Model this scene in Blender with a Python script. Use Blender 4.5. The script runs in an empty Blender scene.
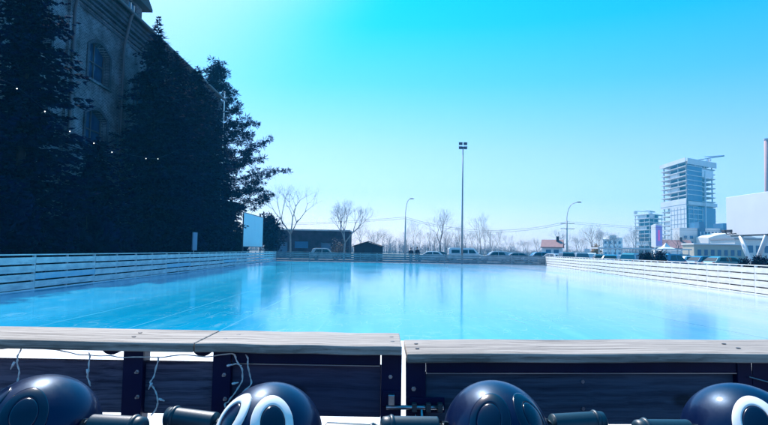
import bpy, bmesh, math, random
from mathutils import Vector, Matrix
R = math.radians
random.seed(7)
SC = bpy.context.scene
COL = SC.collection

# ------------------------------------------------------------------ camera
F = 576.0
EYE = Vector((0, 0, 1.46))
pitch, roll = R(3.77), R(1.0)
fwd = Vector((0, math.cos(pitch), math.sin(pitch)))
up0 = Vector((0, -math.sin(pitch), math.cos(pitch)))
rt0 = Vector((1, 0, 0))
rt = rt0 * math.cos(roll) + up0 * math.sin(roll)
up = up0 * math.cos(roll) - rt0 * math.sin(roll)
cam_d = bpy.data.cameras.new('camera')
cam_d.lens = 27.0
cam_d.sensor_width = 36.0
cam_d.clip_start = 0.05
cam_d.clip_end = 3000
cam = bpy.data.objects.new('camera', cam_d)
m = Matrix((rt, up, -fwd)).transposed().to_4x4()
m.translation = EYE
cam.matrix_world = m
COL.objects.link(cam)
SC.camera = cam

def P(x, y, Y):
    """where the sight line through (x, y) of the photo meets the plane at distance Y"""
    d = fwd + rt * ((x - 384) / F) + up * ((212.5 - y) / F)
    return EYE + d * (Y / d.y)

# ------------------------------------------------------------------ helpers
class MB:
    def __init__(s):
        s.v = []; s.f = []; s.mi = []; s.cur = 0
    def face(s, idx):
        s.f.append(tuple(idx)); s.mi.append(s.cur)
    def poly(s, pts):
        n = len(s.v); s.v += [tuple(p) for p in pts]; s.face(range(n, n + len(pts)))
    def hexa(s, p):
        n = len(s.v); s.v += [tuple(q) for q in p]
        for q in ((0, 3, 2, 1), (4, 5, 6, 7), (0, 1, 5, 4), (1, 2, 6, 5), (2, 3, 7, 6), (3, 0, 4, 7)):
            s.face([n + k for k in q])
        return s
    def box(s, x0, x1, y0, y1, z0, z1, M=None):
        p = [Vector(q) for q in ((x0, y0, z0), (x1, y0, z0), (x1, y1, z0), (x0, y1, z0), (x0, y0, z1), (x1, y0, z1), (x1, y1, z1), (x0, y1, z1))]
        if M is not None: p = [M @ q for q in p]
        return s.hexa(p)
    def prism(s, pts, a, b, axis='y'):
        """closed outline in the plane across axis, extruded from a to b"""
        n = len(s.v); k = len(pts)
        for t in (a, b):
            for (u, w) in pts:
                s.v.append((u, t, w) if axis == 'y' else ((t, u, w) if axis == 'x' else (u, w, t)))
        s.face([n + i for i in range(k)][::-1] if axis != 'x' else [n + i for i in range(k)])
        s.face([n + k + i for i in range(k)] if axis != 'x' else [n + k + i for i in range(k)][::-1])
        for i in range(k):
            j = (i + 1) % k
            s.face((n + i, n + j, n + k + j, n + k + i))
        return s
    def tube(s, path, rad, seg=8, cap=True):
        path = [Vector(p) for p in path]
        if not hasattr(rad, '__len__'): rad = [rad] * len(path)
        rings = []
        prev = None
        for i, p in enumerate(path):
            a = path[max(i - 1, 0)]; b = path[min(i + 1, len(path) - 1)]
            t = (b - a)
            if t.length < 1e-9: t = Vector((0, 0, 1))
            t.normalize()
            if prev is None:
                h = Vector((0, 0, 1)) if abs(t.z) < .9 else Vector((1, 0, 0))
                u = t.cross(h).normalized()
            else:
                u = (prev - t * prev.dot(t))
                u = u.normalized() if u.length > 1e-6 else t.orthogonal().normalized()
            prev = u
            w = t.cross(u)
            n = len(s.v)
            for k in range(seg):
                an = 2 * math.pi * k / seg
                s.v.append(tuple(p + (u * math.cos(an) + w * math.sin(an)) * rad[i]))
            rings.append(n)
        for a, b in zip(rings, rings[1:]):
            for k in range(seg):
                j = (k + 1) % seg
                s.face((a + k, a + j, b + j, b + k))
        if cap:
            s.face([rings[0] + k for k in range(seg)][::-1])
            s.face([rings[-1] + k for k in range(seg)])
        return s
    def lathe(s, prof, seg=24, c=(0, 0, 0)):
        rings = []
        for (r, z) in prof:
            n = len(s.v)
            for k in range(seg):
                an = 2 * math.pi * k / seg
                s.v.append((c[0] + r * math.cos(an), c[1] + r * math.sin(an), c[2] + z))
            rings.append(n)
        for a, b in zip(rings, rings[1:]):
            for k in range(seg):
                j = (k + 1) % seg
                s.face((a + k, a + j, b + j, b + k))
        s.face([rings[0] + k for k in range(seg)][::-1]); s.face([rings[-1] + k for k in range(seg)])
        return s
    def ball(s, c, r, nu=12, nv=8, M=None):
        c = Vector(c)
        if not hasattr(r, '__len__'): r = (r, r, r)
        n = len(s.v)
        for i in range(1, nv):
            th = math.pi * i / nv
            for k in range(nu):
                ph = 2 * math.pi * k / nu
                q = Vector((r[0] * math.sin(th) * math.cos(ph), r[1] * math.sin(th) * math.sin(ph), r[2] * math.cos(th)))
                if M: q = M @ q
                s.v.append(tuple(c + q))
        t = Vector((0, 0, r[2])); b = Vector((0, 0, -r[2]))
        if M: t = M @ t; b = M @ b
        s.v.append(tuple(c + t)); s.v.append(tuple(c + b))
        T = n + (nv - 1) * nu; B = T + 1
        for i in range(nv - 2):
            for k in range(nu):
                j = (k + 1) % nu
                s.face((n + i * nu + k, n + (i + 1) * nu + k, n + (i + 1) * nu + j, n + i * nu + j))
        for k in range(nu):
            j = (k + 1) % nu
            s.face((T, n + k, n + j)); s.face((B, n + (nv - 2) * nu + j, n + (nv - 2) * nu + k))
        return s
    def build(s, name, mat, parent=None, smooth=False, bevel=0, loc=None, autos=None):
        me = bpy.data.meshes.new(name)
        me.from_pydata(s.v, [], s.f)
        mats = mat if isinstance(mat, (list, tuple)) else [mat]
        for q in mats: me.materials.append(q)
        if len(mats) > 1: me.polygons.foreach_set('material_index', s.mi)
        if smooth: me.polygons.foreach_set('use_smooth', [True] * len(me.polygons))
        me.update()
        o = bpy.data.objects.new(name, me)
        COL.objects.link(o)
        if parent: o.parent = parent
        if loc is not None: o.location = loc
        if bevel:
            b = o.modifiers.new('b', 'BEVEL'); b.width = bevel; b.segments = 2; b.limit_method = 'ANGLE'; b.angle_limit = R(40)
        return o

def tag(o, label=None, cat=None, group=None, kind=None):
    if label: o['label'] = label
    if cat: o['category'] = cat
    if group: o['group'] = group
    if kind: o['kind'] = kind
    return o
def thing(name, label, cat, loc=(0, 0, 0), rz=0, group=None):
    o = bpy.data.objects.new(name, None); o.empty_display_size = .2
    COL.objects.link(o); o.location = loc; o.rotation_euler = (0, 0, rz)
    return tag(o, label, cat, group)
def kids(o): return [c for c in COL.objects if c.parent == o]
def copy_tree(o, loc=None, rz=None, label=None, group=None, scale=None, ch=None):
    c = o.copy(); COL.objects.link(c)
    if loc is not None: c.location = loc
    if rz is not None: c.rotation_euler = (0, 0, rz)
    if label: c['label'] = label
    if group: c['group'] = group
    if scale: c.scale = scale if hasattr(scale, '__len__') else (scale,) * 3
    def rec(a, b):
        for k in list(kids(a)):
            d = k.copy(); COL.objects.link(d); d.parent = b
            rec(k, d)
    rec(o, c)
    return c

# ------------------------------------------------------------------ materials
def mat(name, col, rough=.7, col2=None, scale=4, detail=6, bump=0, bscale=None, metal=0, spec=.5, stretch=None, lo=.35, hi=.65, coat=0, coord='Object', emit=None, estr=1, bdist=.01):
    m = bpy.data.materials.new(name); m.use_nodes = True
    nt = m.node_tree; N = nt.nodes; L = nt.links
    b = N['Principled BSDF']
    b.inputs['Base Color'].default_value = (*col, 1)
    b.inputs['Roughness'].default_value = rough
    b.inputs['Metallic'].default_value = metal
    b.inputs['Specular IOR Level'].default_value = spec
    b.inputs['Coat Weight'].default_value = coat
    if emit:
        b.inputs['Emission Color'].default_value = (*emit, 1); b.inputs['Emission Strength'].default_value = estr
    tc = N.new('ShaderNodeTexCoord'); mp = N.new('ShaderNodeMapping')
    L.new(tc.outputs[coord], mp.inputs[0])
    if stretch: mp.inputs['Scale'].default_value = stretch
    if col2:
        n = N.new('ShaderNodeTexNoise'); n.inputs['Scale'].default_value = scale; n.inputs['Detail'].default_value = detail
        n.inputs['Roughness'].default_value = .65
        L.new(mp.outputs[0], n.inputs['Vector'])
        r = N.new('ShaderNodeMapRange'); r.inputs['From Min'].default_value = lo; r.inputs['From Max'].default_value = hi
        L.new(n.outputs['Fac'], r.inputs['Value'])
        x = N.new('ShaderNodeMix'); x.data_type = 'RGBA'
        x.inputs[6].default_value = (*col, 1); x.inputs[7].default_value = (*col2, 1)
        L.new(r.outputs[0], x.inputs[0]); L.new(x.outputs[2], b.inputs['Base Color'])
    if bump:
        n2 = N.new('ShaderNodeTexNoise'); n2.inputs['Scale'].default_value = bscale or scale * 3; n2.inputs['Detail'].default_value = 5
        L.new(mp.outputs[0], n2.inputs['Vector'])
        bp = N.new('ShaderNodeBump'); bp.inputs['Strength'].default_value = bump; bp.inputs['Distance'].default_value = bdist
        L.new(n2.outputs['Fac'], bp.inputs['Height']); L.new(bp.outputs[0], b.inputs['Normal'])
    return m

def wood_mat(name, c1, c2, c3, axis=0, grain=60, rough=.75):
    """weathered timber: long grain along one axis, knots, fine cracks and stains"""
    m = bpy.data.materials.new(name); m.use_nodes = True
    nt = m.node_tree; N = nt.nodes; L = nt.links; b = N['Principled BSDF']
    b.inputs['Roughness'].default_value = rough; b.inputs['Specular IOR Level'].default_value = .3
    tc = N.new('ShaderNodeTexCoord'); mp = N.new('ShaderNodeMapping'); L.new(tc.outputs['Object'], mp.inputs[0])
    s = [1, 1, 1]; s[axis] = .045
    mp.inputs['Scale'].default_value = s
    # warp
    nw = N.new('ShaderNodeTexNoise'); nw.inputs['Scale'].default_value = 5; L.new(tc.outputs['Object'], nw.inputs['Vector'])
    ad = N.new('ShaderNodeVectorMath'); ad.operation = 'MULTIPLY_ADD'; ad.inputs[1].default_value = (.02, .02, .02)
    L.new(nw.outputs['Color'], ad.inputs[0]); L.new(mp.outputs[0], ad.inputs[2])
    n1 = N.new('ShaderNodeTexNoise'); n1.inputs['Scale'].default_value = grain; n1.inputs['Detail'].default_value = 8; n1.inputs['Roughness'].default_value = .7
    L.new(ad.outputs[0], n1.inputs['Vector'])
    n2 = N.new('ShaderNodeTexNoise'); n2.inputs['Scale'].default_value = 3.1; n2.inputs['Detail'].default_value = 5
    mp2 = N.new('ShaderNodeMapping'); s2 = [1, 1, 1]; s2[axis] = .4; mp2.inputs['Scale'].default_value = s2
    L.new(tc.outputs['Object'], mp2.inputs[0]); L.new(mp2.outputs[0], n2.inputs['Vector'])
    r1 = N.new('ShaderNodeMapRange'); r1.inputs['From Min'].default_value = .42; r1.inputs['From Max'].default_value = .62; L.new(n1.outputs['Fac'], r1.inputs[0])
    r2 = N.new('ShaderNodeMapRange'); r2.inputs['From Min'].default_value = .38; r2.inputs['From Max'].default_value = .68; L.new(n2.outputs['Fac'], r2.inputs[0])
    x1 = N.new('ShaderNodeMix'); x1.data_type = 'RGBA'; x1.inputs[6].default_value = (*c1, 1); x1.inputs[7].default_value = (*c2, 1); L.new(r1.outputs[0], x1.inputs[0])
    x2 = N.new('ShaderNodeMix'); x2.data_type = 'RGBA'; x2.inputs[7].default_value = (*c3, 1); L.new(x1.outputs[2], x2.inputs[6])
    mu = N.new('ShaderNodeMath'); mu.operation = 'MULTIPLY'; mu.inputs[1].default_value = .6; L.new(r2.outputs[0], mu.inputs[0]); L.new(mu.outputs[0], x2.inputs[0])
    # knots
    vo = N.new('ShaderNodeTexVoronoi'); vo.inputs['Scale'].default_value = 3.3
    mp3 = N.new('ShaderNodeMapping'); s3 = [1, 1, 1]; s3[axis] = .55; mp3.inputs['Scale'].default_value = s3
    L.new(tc.outputs['Object'], mp3.inputs[0]); L.new(mp3.outputs[0], vo.inputs['Vector'])
    r3 = N.new('ShaderNodeMapRange'); r3.inputs['From Min'].default_value = .05; r3.inputs['From Max'].default_value = .09; r3.inputs['To Min'].default_value = .35; r3.inputs['To Max'].default_value = 1
    L.new(vo.outputs['Distance'], r3.inputs[0])
    x3 = N.new('ShaderNodeMix'); x3.data_type = 'RGBA'; x3.blend_type = 'MULTIPLY'; x3.inputs[0].default_value = 1
    L.new(x2.outputs[2], x3.inputs[6]); L.new(r3.outputs[0], x3.inputs[7])
    L.new(x3.outputs[2], b.inputs['Base Color'])
    bp = N.new('ShaderNodeBump'); bp.inputs['Strength'].default_value = .5; bp.inputs['Distance'].default_value = .004
    L.new(n1.outputs['Fac'], bp.inputs['Height']); L.new(bp.outputs[0], b.inputs['Normal'])
    return m

M = {}
M['rail'] = wood_mat('weathered_rail_timber', (.43, .375, .33), (.10, .085, .075), (.33, .29, .26), 0, 60)
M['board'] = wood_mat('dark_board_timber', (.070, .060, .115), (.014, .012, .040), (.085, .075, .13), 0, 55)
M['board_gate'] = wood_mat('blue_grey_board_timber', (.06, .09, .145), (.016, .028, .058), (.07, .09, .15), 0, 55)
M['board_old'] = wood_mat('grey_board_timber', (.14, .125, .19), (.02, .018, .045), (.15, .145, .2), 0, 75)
M['frame'] = mat('dark_blue_painted_steel', (.001, .004, .04), .45, (.002, .007, .05), 12, bump=.05, spec=.2)
M['lip'] = mat('worn_steel_edge', (.35, .35, .38), .35, metal=.8)
M['zinc'] = mat('zinc_plated_steel', (.5, .52, .56), .3, (.3, .32, .36), 40, metal=.9)
M['plastic'] = mat('glossy_black_plastic', (.0002, .006, .036), .3, spec=.3, coat=.3, bump=.06, bscale=60, bdist=.002)
_m = M['plastic']; _nt = _m.node_tree; _n = _nt.nodes.new('ShaderNodeTexNoise'); _n.inputs['Scale'].default_value = 14; _n.inputs['Detail'].default_value = 9; _n.inputs['Roughness'].default_value = .75
_tc = _nt.nodes.new('ShaderNodeTexCoord'); _nt.links.new(_tc.outputs['Object'], _n.inputs['Vector'])
_r = _nt.nodes.new('ShaderNodeMapRange'); _r.inputs[1].default_value = .35; _r.inputs[2].default_value = .7; _r.inputs[3].default_value = .3; _r.inputs[4].default_value = .5; _nt.nodes['Principled BSDF'].inputs['Coat Roughness'].default_value = .11; _nt.nodes['Principled BSDF'].inputs['Specular Tint'].default_value = (.25, .6, 1, 1); _nt.nodes['Principled BSDF'].inputs['Coat Tint'].default_value = (.5, .75, 1, 1)
_nt.links.new(_n.outputs['Fac'], _r.inputs[0]); _nt.links.new(_r.outputs[0], _nt.nodes['Principled BSDF'].inputs['Roughness'])
M['ringblack'] = mat('glossy_black_trim', (.0005, .005, .03), .18, spec=.5)
M['ringwhite'] = mat('white_eye_paint', (.88, .88, .86), .35, (.82, .82, .8), 30)
M['grip'] = mat('dark_rubber_grip', (.004, .03, .05), .42, (.006, .035, .06), 60, bump=.15, bscale=200, bdist=.001)
M['wire'] = mat('white_cable', (.9, .9, .88), .45, (.6, .6, .6), 30)
M['bulb'] = mat('clear_bulb_cap', (.8, .8, .82), .2)
M['snow'] = mat('scraped_snow', (.92, .92, .93), .8, (.84, .86, .9), 3, bump=.3, bscale=12)
M['asphalt'] = mat('asphalt', (.05, .05, .055), .9, (.075, .075, .08), .6, bump=.2, bscale=30)
M['earth'] = mat('winter_ground', (.16, .15, .12), .95, (.25, .22, .17), .05, bump=.2)
M['pwhite'] = mat('white_painted_boards', (.84, .79, .71), .55, (.60, .55, .49), 2.3, bump=.15, bscale=9, stretch=(.5, 1, 3), lo=.42, hi=.72)
M['pgrey'] = mat('weathered_white_boards', (.82, .80, .76), .6, (.46, .48, .49), 2.1, bump=.15, bscale=9, stretch=(.5, 1, 2), lo=.38, hi=.66)
M['pblue'] = mat('blue_scuffed_boards', (.20, .52, .66), .6, (.55, .66, .70), 2.6, bump=.15, bscale=9, stretch=(.5, 1, 2))
M['pfar'] = mat('grey_scuffed_boards', (.34, .37, .38), .7, (.14, .16, .17), 2.1, bump=.15, bscale=9, stretch=(.6, 1, 2.5), lo=.36, hi=.64)
M['brownback'] = mat('brown_backing_boards', (.30, .22, .20), .8, (.42, .34, .30), 3)
M['post'] = mat('galvanised_post', (.42, .43, .44), .5, metal=.3)
M['needle'] = mat('dark_conifer_needles', (.0005, .0012, .024), .9, (.005, .014, .062), 1.1, spec=.04, lo=.45, hi=.72)  # paler noise patches paint highlights into the foliage colour
M['bark'] = mat('dark_bark', (.008, .009, .02), .95, (.014, .015, .03), 8, bump=.5, bscale=12)
M['palebark'] = mat('pale_bark', (.42, .40, .38), .9, (.26, .25, .24), 6, bump=.3, bscale=12)
M['farbark'] = mat('grey_twigs', (.14, .11, .095), .95, (.20, .165, .145), 1)
M['concrete'] = mat('concrete', (.66, .64, .61), .85, (.52, .50, .48), .3, bump=.1)
M['clad'] = mat('pale_cladding', (.78, .77, .74), .6, (.66, .65, .63), .15)
M['dark'] = mat('dark_interior', (.06, .065, .07), .9)
M['glass'] = mat('blue_glazing', (.012, .10, .22), .3, (.03, .17, .30), .3, spec=.5)
M['millglass'] = mat('dark_window_glass', (.008, .03, .08), .1, (.012, .06, .14), 1.5, spec=.35)
M['carglass'] = mat('car_glass', (.012, .016, .02), .06, spec=.8)
M['tyre'] = mat('tyre_rubber', (.02, .02, .02), .85)
M['steel'] = mat('grey_steel', (.30, .31, .33), .5, metal=.4)
M['darksteel'] = mat('dark_steel', (.07, .075, .09), .5, metal=.3)
M['white'] = mat('white_paint', (.90, .90, .88), .5, (.82, .82, .81), 1)
M['cream'] = mat('cream_render', (.60, .55, .44), .85, (.52, .48, .38), .4)
M['redroof'] = mat('faded_red_tiles', (.40, .21, .19), .85, (.30, .16, .15), 2, bump=.3)
M['chimney'] = mat('pink_chimney', (.60, .34, .30), .8, (.50, .30, .27), .2)
M['cloth'] = mat('dark_coat', (.012, .014, .03), .85)
M['trouser'] = mat('dark_trousers', (.02, .022, .035), .9)
M['skin'] = mat('skin', (.42, .26, .20), .6)
M['hair'] = mat('dark_hair', (.02, .015, .012), .7)
M['screen'] = mat('white_screen_cloth', (.80, .82, .82), .8, (.74, .77, .78), .5)
M['orange'] = mat('russet_leaves', (.50, .28, .09), .9, (.38, .24, .12), 3)
M['shed'] = mat('dark_shed_boards', (.014, .006, .016), .85, (.022, .010, .022), 4, stretch=(6, 6, .4))
M['purple'] = mat('purple_screen', (.16, .18, .42), .4, (.26, .2, .5), .4, emit=(.15, .2, .7), estr=.25)

def brick_mat(name, c1, c2, mo, scale=1.0, swap=False):
    m = bpy.data.materials.new(name); m.use_nodes = True
    nt = m.node_tree; N = nt.nodes; L = nt.links; b = N['Principled BSDF']; b.inputs['Roughness'].default_value = .9
    tc = N.new('ShaderNodeTexCoord'); sp = N.new('ShaderNodeSeparateXYZ'); cb = N.new('ShaderNodeCombineXYZ')
    L.new(tc.outputs['Object'], sp.inputs[0])
    if swap == 'x+y':
        ad = N.new('ShaderNodeMath'); L.new(sp.outputs['X'], ad.inputs[0]); L.new(sp.outputs['Y'], ad.inputs[1]); L.new(ad.outputs[0], cb.inputs['X'])
    else: L.new(sp.outputs['X'], cb.inputs['X'])
    L.new(sp.outputs['Z'], cb.inputs['Y'])
    br = N.new('ShaderNodeTexBrick'); br.inputs['Scale'].default_value = scale
    br.inputs['Brick Width'].default_value = .26; br.inputs['Row Height'].default_value = .085; br.inputs['Mortar Size'].default_value = .012
    br.inputs['Color1'].default_value = (*c1, 1); br.inputs['Color2'].default_value = (*c2, 1); br.inputs['Mortar'].default_value = (*mo, 1)
    L.new(cb.outputs[0], br.inputs['Vector'])
    n = N.new('ShaderNodeTexNoise'); n.inputs['Scale'].default_value = .9; n.inputs['Detail'].default_value = 8; L.new(tc.outputs['Object'], n.inputs['Vector'])
    r = N.new('ShaderNodeMapRange'); r.inputs['From Min'].default_value = .3; r.inputs['From Max'].default_value = .7; r.inputs['To Min'].default_value = .25; r.inputs['To Max'].default_value = 1.35
    L.new(n.outputs['Fac'], r.inputs[0])
    x = N.new('ShaderNodeMix'); x.data_type = 'RGBA'; x.blend_type = 'MULTIPLY'; x.inputs[0].default_value = 1
    L.new(br.outputs['Color'], x.inputs[6]); L.new(r.outputs[0], x.inputs[7]); L.new(x.outputs[2], b.inputs['Base Color'])
    bp = N.new('ShaderNodeBump'); bp.inputs['Strength'].default_value = .6; bp.inputs['Distance'].default_value = .02
    L.new(br.outputs['Fac'], bp.inputs['Height']); bp.invert = True; L.new(bp.outputs[0], b.inputs['Normal'])
    return m
M['brick'] = brick_mat('old_mill_brick', (.09, .125, .165), (.018, .026, .05), (.22, .25, .28), 1, 'x+y')
M['brick_dark'] = brick_mat('dark_mill_brick', (.04, .055, .085), (.02, .03, .05), (.08, .10, .13), 1, 'x+y')  # darker brick tone for the cornice and window surrounds
M['brick_low'] = brick_mat('red_brown_brick', (.055, .022, .045), (.028, .012, .03), (.07, .05, .07), .6, 'x+y')

# ------------------------------------------------------------------ sky, sun, air
SUN_AZ, SUN_EL = 24, 50            # degrees left of the view, above the horizon
w = bpy.data.worlds.new('World'); SC.world = w; w.use_nodes = True
nt = w.node_tree; N = nt.nodes; L = nt.links
bg = N['Background']; bg.inputs['Strength'].default_value = .15
sky = N.new('ShaderNodeTexSky'); sky.sky_type = 'NISHITA'; sky.sun_disc = False
sky.sun_elevation = R(SUN_EL); sky.sun_rotation = R(-SUN_AZ)
sky.air_density = 1.0; sky.dust_density = 1.0; sky.ozone_density = 1.0
tcw = N.new('ShaderNodeTexCoord'); spw = N.new('ShaderNodeSeparateXYZ'); L.new(tcw.outputs['Generated'], spw.inputs[0])
cr = N.new('ShaderNodeValToRGB'); L.new(spw.outputs['Z'], cr.inputs[0])
cr.color_ramp.elements[0].position = 0.0; cr.color_ramp.elements[0].color = (.95, .86, 1.0, 1)
cr.color_ramp.elements[1].position = .44; cr.color_ramp.elements[1].color = (.0, .79, 1.15, 1)
for ps, cl in ((.17, (.58, .75, 1.08, 1)), (.28, (.2, .74, 1.12, 1)), (.37, (.03, .77, 1.15, 1)), (.75, (.02, 1.02, 1.25, 1))):
    e = cr.color_ramp.elements.new(ps); e.color = cl
mx = N.new('ShaderNodeMix'); mx.data_type = 'RGBA'; mx.blend_type = 'MULTIPLY'; mx.inputs[0].default_value = 1
L.new(sky.outputs[0], mx.inputs[6]); L.new(cr.outputs[0], mx.inputs[7]); 
vd = N.new('ShaderNodeVectorMath'); vd.operation = 'DOT_PRODUCT'; L.new(tcw.outputs['Generated'], vd.inputs[0])
vd.inputs[1].default_value = (-math.sin(R(38)) * math.cos(R(40)), math.cos(R(38)) * math.cos(R(40)), math.sin(R(40)))
gr = N.new('ShaderNodeMapRange'); gr.interpolation_type = 'SMOOTHERSTEP'; gr.inputs['From Min'].default_value = .79; gr.inputs['From Max'].default_value = .98; gr.inputs['To Max'].default_value = .9
L.new(vd.outputs['Value'], gr.inputs['Value'])
mg = N.new('ShaderNodeMix'); mg.data_type = 'RGBA'; mg.inputs[7].default_value = (.72, .82, .98, 1)
L.new(gr.outputs[0], mg.inputs[0]); L.new(cr.outputs[0], mg.inputs[6]); L.new(mg.outputs[2], mx.inputs[7])
L.new(mx.outputs[2], bg.inputs[0])

sd = bpy.data.lights.new('sun', 'SUN'); sd.energy = 5.0; sd.angle = R(.5); sd.color = (1, .93, .90)
so = bpy.data.objects.new('sun', sd); COL.objects.link(so)
sv = Vector((-math.sin(R(SUN_AZ)) * math.cos(R(SUN_EL)), math.cos(R(SUN_AZ)) * math.cos(R(SUN_EL)), math.sin(R(SUN_EL))))
so.rotation_euler = sv.to_track_quat('Z', 'Y').to_euler(); so.location = (-20, 10, 40)

HAZE = True
if HAZE:
    hb = MB().box(-900, 1100, -60, 1190, -1.2, 120)
    hm = bpy.data.materials.new('thin_blue_air'); hm.use_nodes = True
    n = hm.node_tree.nodes; n.remove(n['Principled BSDF'])
    pv = n.new('ShaderNodeVolumePrincipled'); pv.inputs['Color'].default_value = (.06, .58, 1, 1); pv.inputs['Density'].default_value = .0006
    pv.inputs['Anisotropy'].default_value = 0.0
    hm.node_tree.links.new(pv.outputs[0], n['Material Output'].inputs['Volume'])
    tag(hb.build('haze', hm), 'thin pale blue air over the far trees and towers', kind='stuff')

# ------------------------------------------------------------------ ground and ice
def sheet(name, pts, z, m, kind='structure'):
    o = MB(); o.poly([(x, y, z) for x, y in pts]); return tag(o.build(name, m), kind=kind)
sheet('ground', [(-850, -50), (1050, -50), (1050, 1180), (-850, 1180)], -.012, M['earth'])
sheet('car_park', [(-60, -20), (160, -20), (160, 118), (-60, 118)], -.004, M['asphalt'])
sheet('road', [(-300, 119), (500, 119), (500, 130), (-300, 130)], -.004, M['asphalt'])

def ice_mat():
    m = bpy.data.materials.new('blue_rink_ice'); m.use_nodes = True
    nt = m.node_tree; N = nt.nodes; L = nt.links; b = N['Principled BSDF']
    b.inputs['IOR'].default_value = 1.33; b.inputs['Specular IOR Level'].default_value = .36
    tc = N.new('ShaderNodeTexCoord'); sp = N.new('ShaderNodeSeparateXYZ'); L.new(tc.outputs['Object'], sp.inputs[0])
    def mth(op, a, b_=None, c=None):
        n = N.new('ShaderNodeMath'); n.operation = op
        for i, q in enumerate((a, b_, c)):
            if q is None: continue
            if isinstance(q, (int, float)): n.inputs[i].default_value = q
            else: L.new(q, n.inputs[i])
        return n.outputs[0]
    def noise(scale, st, det=4):
        mp = N.new('ShaderNodeMapping'); mp.inputs['Scale'].default_value = st; L.new(tc.outputs['Object'], mp.inputs[0])
        n = N.new('ShaderNodeTexNoise'); n.inputs['Scale'].default_value = scale; n.inputs['Detail'].default_value = det; L.new(mp.outputs[0], n.inputs['Vector']); return n.outputs['Fac']
    def rng(v, a, b_, c=0, d=1):
        n = N.new('ShaderNodeMapRange'); L.new(v, n.inputs[0]); n.inputs[1].default_value = a; n.inputs[2].default_value = b_; n.inputs[3].default_value = c; n.inputs[4].default_value = d; return n.outputs[0]
    def mix(fac, a, b_):
        n = N.new('ShaderNodeMix'); n.data_type = 'RGBA'
        if isinstance(fac, float): n.inputs[0].default_value = fac
        else: L.new(fac, n.inputs[0])
        for s_, q in ((6, a), (7, b_)):
            if isinstance(q, tuple): n.inputs[s_].default_value = (*q, 1)
            else: L.new(q, n.inputs[s_])
        return n.outputs[2]
    wob = mth('MULTIPLY', noise(.3, (.4, .05, 1)), .5)
    xx = mth('ADD', sp.outputs['X'], wob)
    fr = mth('PINGPONG', mth('ADD', xx, 40.3), .82)              # resurfacer lanes run the length of the rink
    line = rng(fr, .0, .026, 1, 0)
    mask = rng(noise(.35, (1.0, .12, 1)), .48, .58)
    line = mth('MULTIPLY', line, mask)
    streak = rng(noise(2.2, (1.6, .035, 1), 6), .5, .75)
    patch = rng(noise(.22, (1, .5, 1), 5), .32, .72)
    base = mix(patch, (.001, .32, .54), (.002, .37, .60))
    base = mix(mth('MULTIPLY', streak, .4), base, (.03, .50, .72))
    right = rng(sp.outputs['X'], 1.5, 4.5, 0, 1)                    # white lines on the left half, dark grooves on the right
    lc = mix(right, (.42, .80, .92), (.03, .22, .34))
    base = mix(mth('MULTIPLY', line, .22), base, lc)
    pale_reflection = mth('MULTIPLY', rng(sp.outputs['X'], 3.0, 13.0, 0, .75), rng(noise(.5, (1.2, .12, 1), 6), .3, .62, .35, 1))  # pale fence and sky reflection painted into the colour towards the right
    base = mix(pale_reflection, base, (.62, .62, .70))
    groove = mth('MULTIPLY', line, rng(sp.outputs['X'], 1.5, 4.5, 0, .6)); base = mix(groove, base, (.10, .34, .50))
    for k_, c_, w_ in ((.124, 8.2, .05), (.10, 11.6, .04), (.08, 3.9, .03)):     # long straight cuts left by the resurfacer
        gd = mth('ABSOLUTE', mth('SUBTRACT', mth('MULTIPLY_ADD', sp.outputs['Y'], k_, sp.outputs['X']), c_))
        base = mix(mth('MULTIPLY', rng(gd, w_ * .4, w_, 1, 0), .6), base, (.03, .26, .42))
    # curved skate scratches
    sc2 = None
    for sc_, st_ in ((1.3, (1, .35, 1)), (2.1, (.5, 1, 1)), (3.4, (1, .5, 1)), (2.7, (1.2, .25, 1))):
        nn = noise(sc_, st_, 1.2)
        ln_ = rng(mth('ABSOLUTE', mth('SUBTRACT', nn, .5)), .0, .007, 1, 0)
        sc2 = ln_ if sc2 is None else mth('MAXIMUM', sc2, ln_)
    base = mix(mth('MULTIPLY', sc2, mth('MULTIPLY', rng(noise(.8, (1, 1, 1), 3), .42, .6), .24)), base, (.5, .75, .85))
    dust = mth('MULTIPLY', rng(noise(1.6, (1, .4, 1), 9), .52, .72), .35)
    base = mix(dust, base, (.12, .50, .66))
    L.new(base, b.inputs['Base Color'])
    ro = mth('ADD', rng(patch, 0, 1, .09, .13), mth('MULTIPLY', line, .08))
    L.new(ro, b.inputs['Roughness'])
    h = mth('ADD', mth('MULTIPLY', noise(1.1, (1, .35, 1), 3), 1), mth('MULTIPLY', line, -.08))
    bp = N.new('ShaderNodeBump'); bp.inputs['Strength'].default_value = .12; bp.inputs['Distance'].default_value = .03
    L.new(h, bp.inputs['Height']); L.new(bp.outputs[0], b.inputs['Normal'])
    return m
# rink outline, measured from the photograph
LN, LF = (-10.75, 2.3), (-12.55, 67.6)
RN, RF = (12.6, 2.3), (19.0, 67.6)
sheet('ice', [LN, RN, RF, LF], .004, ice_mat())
# bank of shavings scraped up against the near barrier
b = MB(); nx, ny = 60, 14
for j in range(ny + 1):
    for i in range(nx + 1):
        x = -10.4 + 22.6 * i / nx; t = j / ny
        y = 2.36 + t * (6.6 + .5 * math.sin(x * 1.3) + .35 * math.sin(x * 3.1 + 1))
        z = .008 + .05 * (1 - t) ** 2 * (.7 + .3 * math.sin(x * 2.7)) + random.uniform(0, .006) * (1 - t)
        b.v.append((x, y, z))
for j in range(ny):
    for i in range(nx):
        a = j * (nx + 1) + i; b.face((a, a + 1, a + nx + 2, a + nx + 1))
tag(b.build('snow', M['snow'], smooth=True), kind='structure')

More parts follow.
